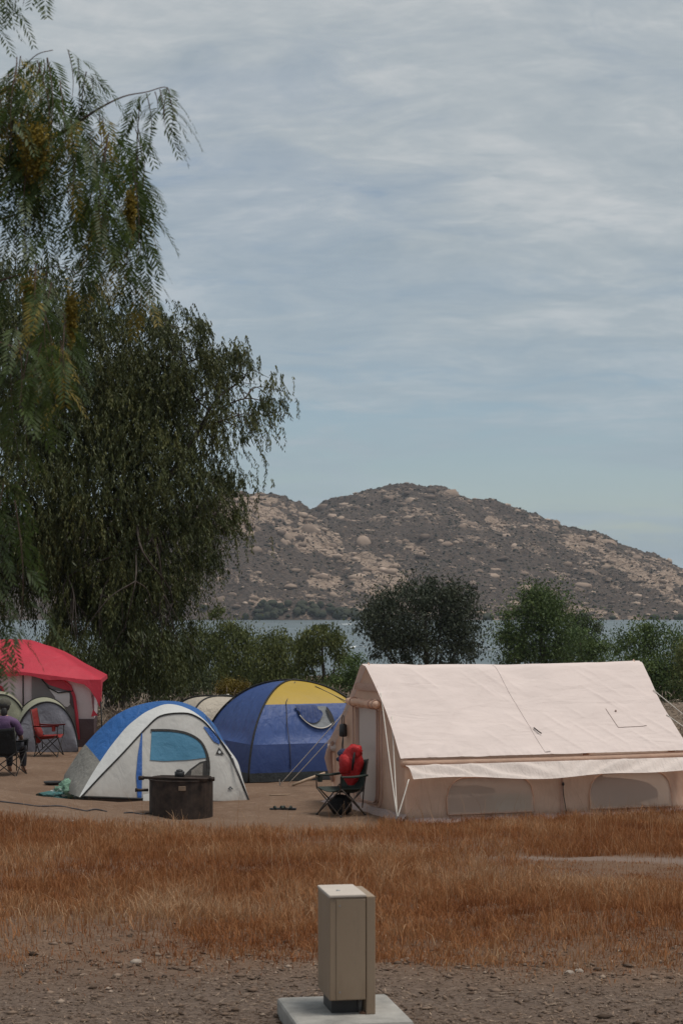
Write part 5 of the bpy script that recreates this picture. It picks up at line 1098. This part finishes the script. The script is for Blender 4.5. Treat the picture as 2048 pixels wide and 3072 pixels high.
# red cloth on its back
bl = empty('red_cloth', GP(118, 39.2) + Vector((0, 0, 0.42)), R(62), 'red cloth bundled at the back of the empty red chair', 'cloth')
q = MB(); q.blob((0, 0, 0.0), (0.10, 0.08, 0.17), 0.2, 3, 12, 10); q.build('cloth_bundle', REDC, bl, smooth=True)

# ------------------------------------------------------------------ seated person in a black chair
pc = GP(22, 35.2)
camp_chair('camp_chair', pc, R(168), 'black folding camp chair with the person sitting in it', BLKC, STEELB, 0.58, 0.42, 0.62, 0.86)
person = None
SKIN = plain('skin', (0.30, 0.17, 0.115), 0.6, 0.1, 20); PURP = fabric('shirt_purple', (0.115, 0.065, 0.135), 0.8, 0.5, 9, None, 0.0); HAIR = plain('hair_black', (0.012, 0.010, 0.009), 0.6, 0.3, 60); TROU = fabric('trousers_dark', (0.022, 0.022, 0.028), 0.8, 0.4, 9, None, 0.0)
def skin_obj(name, J, E, m_, parent, root_i=0, sub=2):
    me = bpy.data.meshes.new(name); me.from_pydata([j[0] for j in J], E, []); o_ = link(name, me, m_, parent)
    sm = o_.modifiers.new('skin', 'SKIN'); sm.use_smooth_shade = True
    lay = me.skin_vertices[0] if len(me.skin_vertices) else None
    if lay is None:
        bm = bmesh.new(); bm.from_mesh(me); bm.verts.layers.skin.verify(); bm.to_mesh(me); bm.free(); lay = me.skin_vertices[0]
    for i, j in enumerate(J):
        r = j[1] if isinstance(j[1], tuple) else (j[1], j[1]); lay.data[i].radius = r; lay.data[i].use_root = (i == root_i)
    ss = o_.modifiers.new('sub', 'SUBSURF'); ss.levels = sub; ss.render_levels = sub
    return o_
# faces away from the camera (+y), looks to the left
Jb = [((0, -0.02, 0.50), (0.15, 0.11)), ((0, -0.07, 0.66), (0.145, 0.10)), ((0, -0.10, 0.86), (0.165, 0.11)), ((0, -0.09, 0.99), (0.10, 0.07)), ((-0.01, -0.06, 1.06), 0.052), ((-0.02, -0.03, 1.11), 0.055), ((-0.03, -0.01, 1.17), (0.078, 0.09)), ((-0.03, -0.01, 1.25), (0.07, 0.085)),
      ((0.19, -0.08, 0.93), 0.062), ((0.25, 0.0, 0.72), 0.047), ((0.21, 0.20, 0.62), 0.037), ((0.17, 0.27, 0.62), 0.03),
      ((-0.19, -0.07, 0.93), 0.062), ((-0.27, 0.09, 0.76), 0.047), ((-0.18, 0.12, 0.99), 0.037), ((-0.14, 0.08, 1.06), 0.03),
      ((0.10, 0.05, 0.48), 0.095), ((0.13, 0.44, 0.50), 0.068), ((0.13, 0.50, 0.26), 0.052), ((0.13, 0.50, 0.07), 0.04), ((0.14, 0.60, 0.035), 0.036),
      ((-0.10, 0.05, 0.48), 0.095), ((-0.13, 0.44, 0.50), 0.068), ((-0.13, 0.50, 0.26), 0.052), ((-0.13, 0.50, 0.07), 0.04), ((-0.14, 0.60, 0.035), 0.036)]
Eb = [(0, 1), (1, 2), (2, 3), (3, 4), (4, 5), (5, 6), (6, 7), (3, 8), (8, 9), (9, 10), (10, 11), (3, 12), (12, 13), (13, 14), (14, 15), (0, 16), (16, 17), (17, 18), (18, 19), (19, 20), (0, 21), (21, 22), (22, 23), (23, 24), (24, 25)]
for side, (bi, base_, dr_) in enumerate(((11, Vector((0.17, 0.27, 0.62)), Vector((-0.3, 0.9, -0.25))), (15, Vector((-0.14, 0.08, 1.06)), Vector((0.6, 0.0, 0.8))))):
    dr_.normalize(); w_ = dr_.cross(Vector((0, 0, 1))).normalized()
    for f_i, (o_, l_) in enumerate(((-0.028, 0.062), (-0.010, 0.075), (0.010, 0.072), (0.027, 0.056), (-0.045, 0.045))):
        n0 = len(Jb); p1 = base_ + dr_ * 0.045 + w_ * o_; p2 = p1 + dr_ * l_ * 0.5; p3 = p1 + dr_ * l_ * 0.9 + Vector((0, 0, -0.015))
        Jb += [(tuple(p1), 0.010), (tuple(p2), 0.009), (tuple(p3), 0.007)]; Eb += [(bi, n0), (n0, n0 + 1), (n0 + 1, n0 + 2)]
person = skin_obj('person', Jb, Eb, SKIN, None); person.location = pc + Vector((0.0, 0.02, 0.0)); person.rotation_euler = (0, 0, R(-12))
tag(person, 'person in a purple shirt and cap sitting with their back turned', 'person')
skin_obj('shirt', [((0, -0.02, 0.47), (0.175, 0.13)), ((0, -0.07, 0.66), (0.17, 0.12)), ((0, -0.10, 0.86), (0.19, 0.125)), ((0, -0.09, 0.98), (0.12, 0.08)), ((0, -0.07, 1.03), 0.062), ((0.20, -0.08, 0.93), 0.08), ((0.255, -0.01, 0.76), 0.072), ((0.25, 0.05, 0.70), 0.06), ((-0.20, -0.07, 0.93), 0.08), ((-0.265, 0.05, 0.80), 0.066)],
         [(0, 1), (1, 2), (2, 3), (3, 4), (3, 5), (5, 6), (6, 7), (3, 8), (8, 9)], PURP, person)
skin_obj('trousers', [((0, 0.0, 0.48), (0.165, 0.12)), ((0.10, 0.06, 0.48), 0.105), ((0.13, 0.44, 0.50), 0.08), ((0.13, 0.50, 0.26), 0.066), ((0.13, 0.50, 0.10), 0.055), ((-0.10, 0.06, 0.48), 0.105), ((-0.13, 0.44, 0.50), 0.08), ((-0.13, 0.50, 0.26), 0.066), ((-0.13, 0.50, 0.10), 0.055)],
         [(0, 1), (1, 2), (2, 3), (3, 4), (0, 5), (5, 6), (6, 7), (7, 8)], TROU, person)
q = MB(); q.blob((-0.02, -0.035, 1.22), (0.098, 0.112, 0.115), 0.08, 3, 16, 12); q.blob((0.0, -0.11, 1.10), (0.06, 0.05, 0.10), 0.15, 5, 12, 8); q.build('hair', HAIR, person, smooth=True)
CAPM = fabric('cap_camo', (0.075, 0.07, 0.055), 0.8, 0.3, 20, None, 0.0, 0.5)
q = MB(); q.loft([[(-0.025 + r0 * 1.02 * math.cos(a_), -0.02 + r0 * 1.12 * math.sin(a_), z_) for a_ in np.linspace(0, 6.283, 21)[:-1]] for r0, z_ in ((0.108, 1.225), (0.106, 1.26), (0.085, 1.315), (0.04, 1.342), (0.003, 1.346))], True)
cp_ = q.build('cap', CAPM, person, smooth=True)
q = MB(); q.loft([[(-0.08 - 0.02 * k, 0.09 * (k - 0.5) * 2 - 0.0, 1.235) for k in np.linspace(0, 1, 9)], [(-0.10 - 0.10 * math.sin(math.pi * k), 0.085 * (k - 0.5) * 2 + 0.01, 1.215) for k in np.linspace(0, 1, 9)]]); q.build('cap_brim', CAPM, cp_, smooth=True)
q = MB()
for s in (-1, 1): q.blob((-0.118, 0.03 + 0.035 * s, 1.185), (0.012, 0.025, 0.018), 0, 0, 8, 6)
q.tube([(-0.12, -0.02, 1.19), (-0.03, -0.09, 1.195)], 0.004, 4); q.build('sunglasses', BLACK, person, smooth=True)

# ------------------------------------------------------------------ things lying about
tw = empty('towel', GP(212, 30.6), 0.2, 'crumpled green and white towel at the corner of the dome tent', 'towel')
TWM = []
for nm, col_ in (('towel_green', (0.20, 0.34, 0.25)), ('towel_teal', (0.07, 0.17, 0.17)), ('towel_pale', (0.48, 0.55, 0.52))): TWM.append(fabric(nm, col_, 0.9, 0.9, 14, None, 0.0, 0.25))
for j, (x_, z_, rx, rz_, mi) in enumerate(((-0.22, 0.05, 0.20, 0.07, 1), (0.0, 0.14, 0.17, 0.16, 0), (0.14, 0.10, 0.12, 0.12, 2), (-0.08, 0.08, 0.16, 0.09, 2), (0.05, 0.06, 0.2, 0.08, 1), (0.03, 0.25, 0.09, 0.06, 0))):
    q = MB(); q.blob((x_, 0.02 * j - 0.05, z_), (rx, 0.13, rz_), 0.55, 10 + j, 22, 14); q.build('fold', TWM[mi], tw, smooth=True)
sh = empty('shoe', GP(192, 31.0), 0.8, 'dark shoe lying beside the crumpled towel', 'shoe')
q = MB(); q.blob((0, 0, 0.07), (0.13, 0.055, 0.06), 0.15, 3, 14, 8); q.blob((-0.07, 0, 0.12), (0.05, 0.045, 0.05), 0.1, 4, 10, 7); q.build('upper', BLKC, sh, smooth=True)
q = MB(); q.blob((0, 0, 0.02), (0.14, 0.06, 0.022), 0.05, 3, 14, 6); q.build('sole', SKIN, sh, smooth=True)
sd = empty('sandals', GP(850, 29.1), 0.1, 'dark pair of sandals on the dirt left of the green chair', 'sandals')
for s, yaw in ((-0.07, 0.2), (0.06, -0.3)):
    q = MB(); cs_, sn_ = math.cos(yaw), math.sin(yaw)
    def rt(p): return (s + p[0] * cs_ - p[1] * sn_, p[0] * sn_ + p[1] * cs_, p[2])
    outl = [(-0.13, 0.0), (-0.10, 0.04), (0.0, 0.035), (0.09, 0.05), (0.13, 0.02), (0.13, -0.02), (0.09, -0.05), (0.0, -0.035), (-0.10, -0.04)]
    q.loft([[rt((a_, b_, z_)) for a_, b_ in outl] for z_ in (0.0, 0.03)], True); q.face([rt((a_, b_, 0.03)) for a_, b_ in outl]); so = q.build('sole', BLACK, sd)
    for x_ in (0.05, -0.05):
        q = MB(); q.tube([rt((x_, 0.048 * math.cos(a_), 0.02 + 0.03 * math.sin(a_))) for a_ in np.linspace(0, math.pi, 9)], 0.016, 6); q.build('strap', GREENC, sd, smooth=True)
pl = empty('flat_dish', GP(162, 33.6), 0.5, 'dark flat dish lying on the dirt before the red chair', 'dish')
q = MB(); q.loft([[(r0 * math.cos(a_), r0 * math.sin(a_), z_) for a_ in np.linspace(0, 6.283, 21)[:-1]] for r0, z_ in ((0.001, 0.0), (0.11, 0.0), (0.15, 0.05), (0.155, 0.05), (0.13, 0.012), (0.001, 0.012))], True); q.build('dish', BLACK, pl, smooth=True)
q = MB(); q.tube([(0.14, 0, 0.045), (0.3, 0, 0.06)], [0.012, 0.015], 6); q.build('handle', BLACK, pl, smooth=True)
def groundline(name, pts, r, m_, label, cat):
    c_ = [Vector((p.x, p.y, float(gz(p.x, p.y)) + r * 0.7)) for p in spline(pts, 60)]; c0_ = c_[0].copy(); q = MB(); q.tube([p - c0_ for p in c_], r, 6); o_ = q.build(name, m_, None, smooth=True); o_.location = c0_; return tag(o_, label, cat, 'cords on the dirt')
def G2(px, py):
    d = 27.0
    for _ in range(20): d = 0.5 * d + 0.5 * F * (ZC - float(gz((px - 1024) / F * d, d))) / (py - 1800)
    return GP(px, d)
groundline('cord', [G2(-20, 2399), G2(60, 2408), G2(130, 2416), G2(200, 2418), G2(260, 2430), G2(290, 2425), G2(325, 2432)], 0.011, ROPED, 'long dark cord snaking over the dirt at the left', 'cord')
groundline('cord', [G2(376, 2436), G2(400, 2435), G2(430, 2440), G2(450, 2437)], 0.010, ROPED, 'short dark cord on the dirt near the fire ring', 'cord')
WOOD = plain('wood_tan', (0.36, 0.26, 0.18), 0.8, 0.25, 12)
pp = GP(925, 33.0); q = MB(); q.tube([(-0.26, -0.12, 0.02), (0.0, 0.0, 0.11), (0.27, 0.12, 0.20)], [0.022, 0.026, 0.02], 7); o = q.build('wooden_pole', WOOD, None, smooth=True); o.location = pp; tag(o, 'tan wooden pole leaning by the foot of the blue tent', 'pole')
pp = GP(838, 31.2); q = MB(); q.tube([(-0.16, 0.0, 0.012), (0.0, 0.02, 0.014), (0.18, 0.05, 0.02)], [0.008, 0.011, 0.007], 6); o = q.build('stick', WOOD, None, smooth=True); o.location = pp; tag(o, 'thin pale stick lying on the dirt before the blue tent', 'stick')
for px, lab in ((684, 'short dark wooden stake behind the blue dome tent'), (735, 'short pale wooden stake under the golden bush')):
    b0 = GP(px, 45.0); st_ = empty('wooden_stake', b0, 0, lab, 'stake', 'stakes on the bank'); q = MB(); q.tube([(0, 0, -0.1), (0.01, 0, 0.5), (0.0, 0, 0.86)], [0.045, 0.04, 0.035], 7); q.build('post', WOOD if px == 735 else BARK, st_, smooth=True)
    q = MB(); q.tube([(0, 0, 0.86), (0, 0, 0.93)], [0.036, 0.03], 7); q.build('post_top', ROPE, st_, smooth=True)

# ------------------------------------------------------------------ utility pedestal on its concrete pad
PD = 10.55; PY = R(10); pb = P(1030, 3026, PD)
CONC = plain('concrete', (0.275, 0.262, 0.24), 0.9, 0.34, 6, bmp=0.4)
pad = empty('concrete_pad', (pb.x, pb.y, float(gz(pb.x, pb.y))), PY, 'small square concrete pad under the utility pedestal', 'pad'); pz = pb.z - pad.location.z
q = MB(); q.box((-0.30, -0.36, -0.25), (0.30, 0.36, pz)); po = q.build('slab', CONC, pad, bevel=0.018)
ped = empty('utility_pedestal', P(1037, 3012, PD + 0.02), PY, 'tan metal utility pedestal standing in the foreground', 'pedestal'); ped.location.z = pb.z
m, t, b, o = mat('pedestal_tan')
n1 = noise_node(t, 3, 5, 0.6, sc3=(1, 1, 0.4)); n2 = noise_node(t, 40, 4, 0.6)
c = mixc(t, ramp(t, n1, [(0.3, 0), (0.7, 1)]), (0.268, 0.196, 0.134), (0.305, 0.227, 0.158)); c = mixc(t, ramp(t, n2, [(0.62, 0), (0.72, 0.35)]), c, (0.22, 0.17, 0.13))
t.links.new(c, b.inputs['Base Color']); 
n5 = noise_node(t, 9, 6, 0.7, sc3=(2.2, 2.2, 0.25)); gq = t.nodes.new('ShaderNodeTexCoord'); gs = t.nodes.new('ShaderNodeSeparateXYZ'); t.links.new(gq.outputs['Object'], gs.inputs[0])
lowk = ramp(t, mth(t, 'ADD', mth(t, 'MULTIPLY', gs.outputs[2], 2.2), mth(t, 'MULTIPLY', mth(t, 'SUBTRACT', n5, 0.5), 0.9)), [(0.12, 0.6), (0.45, 0.0)])
c = mixc(t, lowk, c, (0.215, 0.150, 0.100)); c = mixc(t, ramp(t, n5, [(0.58, 0.0), (0.75, 0.45)]), c, (0.195, 0.145, 0.105)); t.links.new(c, b.inputs['Base Color'])
b.inputs['Roughness'].default_value = 0.55; b.inputs['Specular IOR Level'].default_value = 0.35; bump(t, b, mth(t, 'ADD', n2, mth(t, 'MULTIPLY', n1, 3.0)), 0.25, 0.002); TAN = m
m, t, b, o = mat('pedestal_lid_pale'); c = mixc(t, noise_node(t, 12, 5), (0.44, 0.38, 0.32), (0.54, 0.47, 0.41)); t.links.new(c, b.inputs['Base Color']); b.inputs['Roughness'].default_value = 0.7; LIDM = m  # lid in a paler tone than the cabinet
x0, x1, xp, dz = -0.118, 0.072, 0.122, 0.075
q = MB(); q.box((x0, -0.185, dz), (x1, 0.185, 0.60)); q.build('cabinet', TAN, ped, bevel=0.006)
q = MB(); q.box((x1 + 0.002, -0.185, 0.0), (xp, 0.185, 0.605)); q.build('side_post', TAN, ped, bevel=0.005)
q = MB(); q.box((x0 + 0.034, -0.1885, dz + 0.004), (x1 - 0.003, -0.1835, 0.592)); dr = q.build('front_door', TAN, ped, bevel=0.003)
q = MB(); q.box((x0 - 0.003, -0.191, 0.600), (x1 + 0.001, 0.188, 0.616)); q.build('lid', LIDM, ped, bevel=0.005)
q = MB(); q.blob((x0 + 0.07, -0.04, 0.617), (0.012, 0.012, 0.004), 0, 0, 10, 5); q.build('lid_bolt', GREYM, ped, smooth=True)
for zf in (0.12, 0.56):
    q = MB(); q.tube([(x0 + 0.052, -0.194, zf), (x0 + 0.052, -0.198, zf)], 0.005, 8); q.build('screw', GREYM, ped)
q = MB(); q.box((x0 + 0.022, -0.12, -0.012), (x1 - 0.03, 0.14, dz + 0.01)); q.build('conduit_box', BLACK, ped, bevel=0.006)
q = MB(); q.tube([(x1 - 0.03, -0.07, 0.045), (x1 + 0.005, -0.07, 0.045)], 0.012, 8); q.tube([(x1 - 0.012, -0.07, 0.0), (x1 - 0.012, -0.07, 0.06)], 0.016, 8); q.build('pipe_fitting', plain('pipe_pale', (0.40, 0.38, 0.36), 0.5), ped, smooth=True)
q = MB(); q.blob((x1 + 0.0, -0.16, 0.0), (0.03, 0.02, 0.016), 0.3, 4, 10, 6); q.build('rust_foot', plain('rust', (0.09, 0.042, 0.022), 0.9, 0.3, 40), ped, smooth=True)

# ------------------------------------------------------------------ boats on the lake
BWH = plain('boat_white', (0.75, 0.75, 0.74), 0.4, 0.05); FOAM = plain('foam', (0.78, 0.80, 0.81), 0.9, 0.08, 1)
def boat(px, py, ln, wk, label, d):
    q0 = P(px, py, d); r0 = empty('motor_boat', (q0.x, q0.y, LZ), 0, label, 'boat', 'boats on the lake')
    q = MB(); sec = []
    for i in range(9):
        t_ = i / 8; w_ = 0.16 * ln * (1 - t_ ** 3) + 0.01; sec.append([(ln * (t_ - 0.5), -w_, 0.12 * ln), (ln * (t_ - 0.5), -w_ * 0.7, -0.05), (ln * (t_ - 0.5), w_ * 0.7, -0.05), (ln * (t_ - 0.5), w_, 0.12 * ln)])
    q.loft(sec); q.loft([[s_[0] for s_ in sec], [s_[3] for s_ in sec]]); q.build('hull', BWH, r0)
    q = MB(); q.box((-0.15 * ln, -0.1 * ln, 0.12 * ln), (0.12 * ln, 0.1 * ln, 0.24 * ln)); q.build('cabin', plain('boat_glass', (0.12, 0.14, 0.16), 0.2), r0, bevel=0.02 * ln)
    if wk:
        q = MB(); q.loft([[(-ln * 0.4 - wk * t_, -0.4 - 1.2 * t_ + 0.3 * math.sin(t_ * 20), 0.06) for t_ in np.linspace(0, 1, 14)], [(-ln * 0.4 - wk * t_, 0.0, 0.45 * (1 - t_) + 0.08) for t_ in np.linspace(0, 1, 14)], [(-ln * 0.4 - wk * t_, 0.4 + 1.2 * t_, 0.06) for t_ in np.linspace(0, 1, 14)]]); q.build('wake', FOAM, r0)
    return r0
boat(1070, 1872, 6, 8, 'white motor boat with a wake near the far shore', 1150)
boat(1082, 1942, 3.2, 2.2, 'small white boat beside the airy weeping tree', 592)
boat(2005, 1862, 6, 0, 'white boat near the far shore at the right', 1330)
boat(1458, 1951, 4.5, 0, 'white moored boat seen between two trees above the tent ridge', 556)

# ------------------------------------------------------------------ the air between here and the mountain
m = bpy.data.materials.new('haze_air'); m.use_nodes = True; t = m.node_tree; t.nodes.clear()
pv = t.nodes.new('ShaderNodeVolumePrincipled'); pv.inputs['Color'].default_value = (0.78, 0.86, 0.96, 1); pv.inputs['Density'].default_value = 0.00008; pv.inputs['Anisotropy'].default_value = 0.2
o = t.nodes.new('ShaderNodeOutputMaterial'); t.links.new(pv.outputs[0], o.inputs['Volume'])
q = MB(); q.box((-8500, -400, -17.5), (8500, 9000, 160)); tag(q.build('haze', m), 'thin pale haze over the lake', None, kind='stuff')
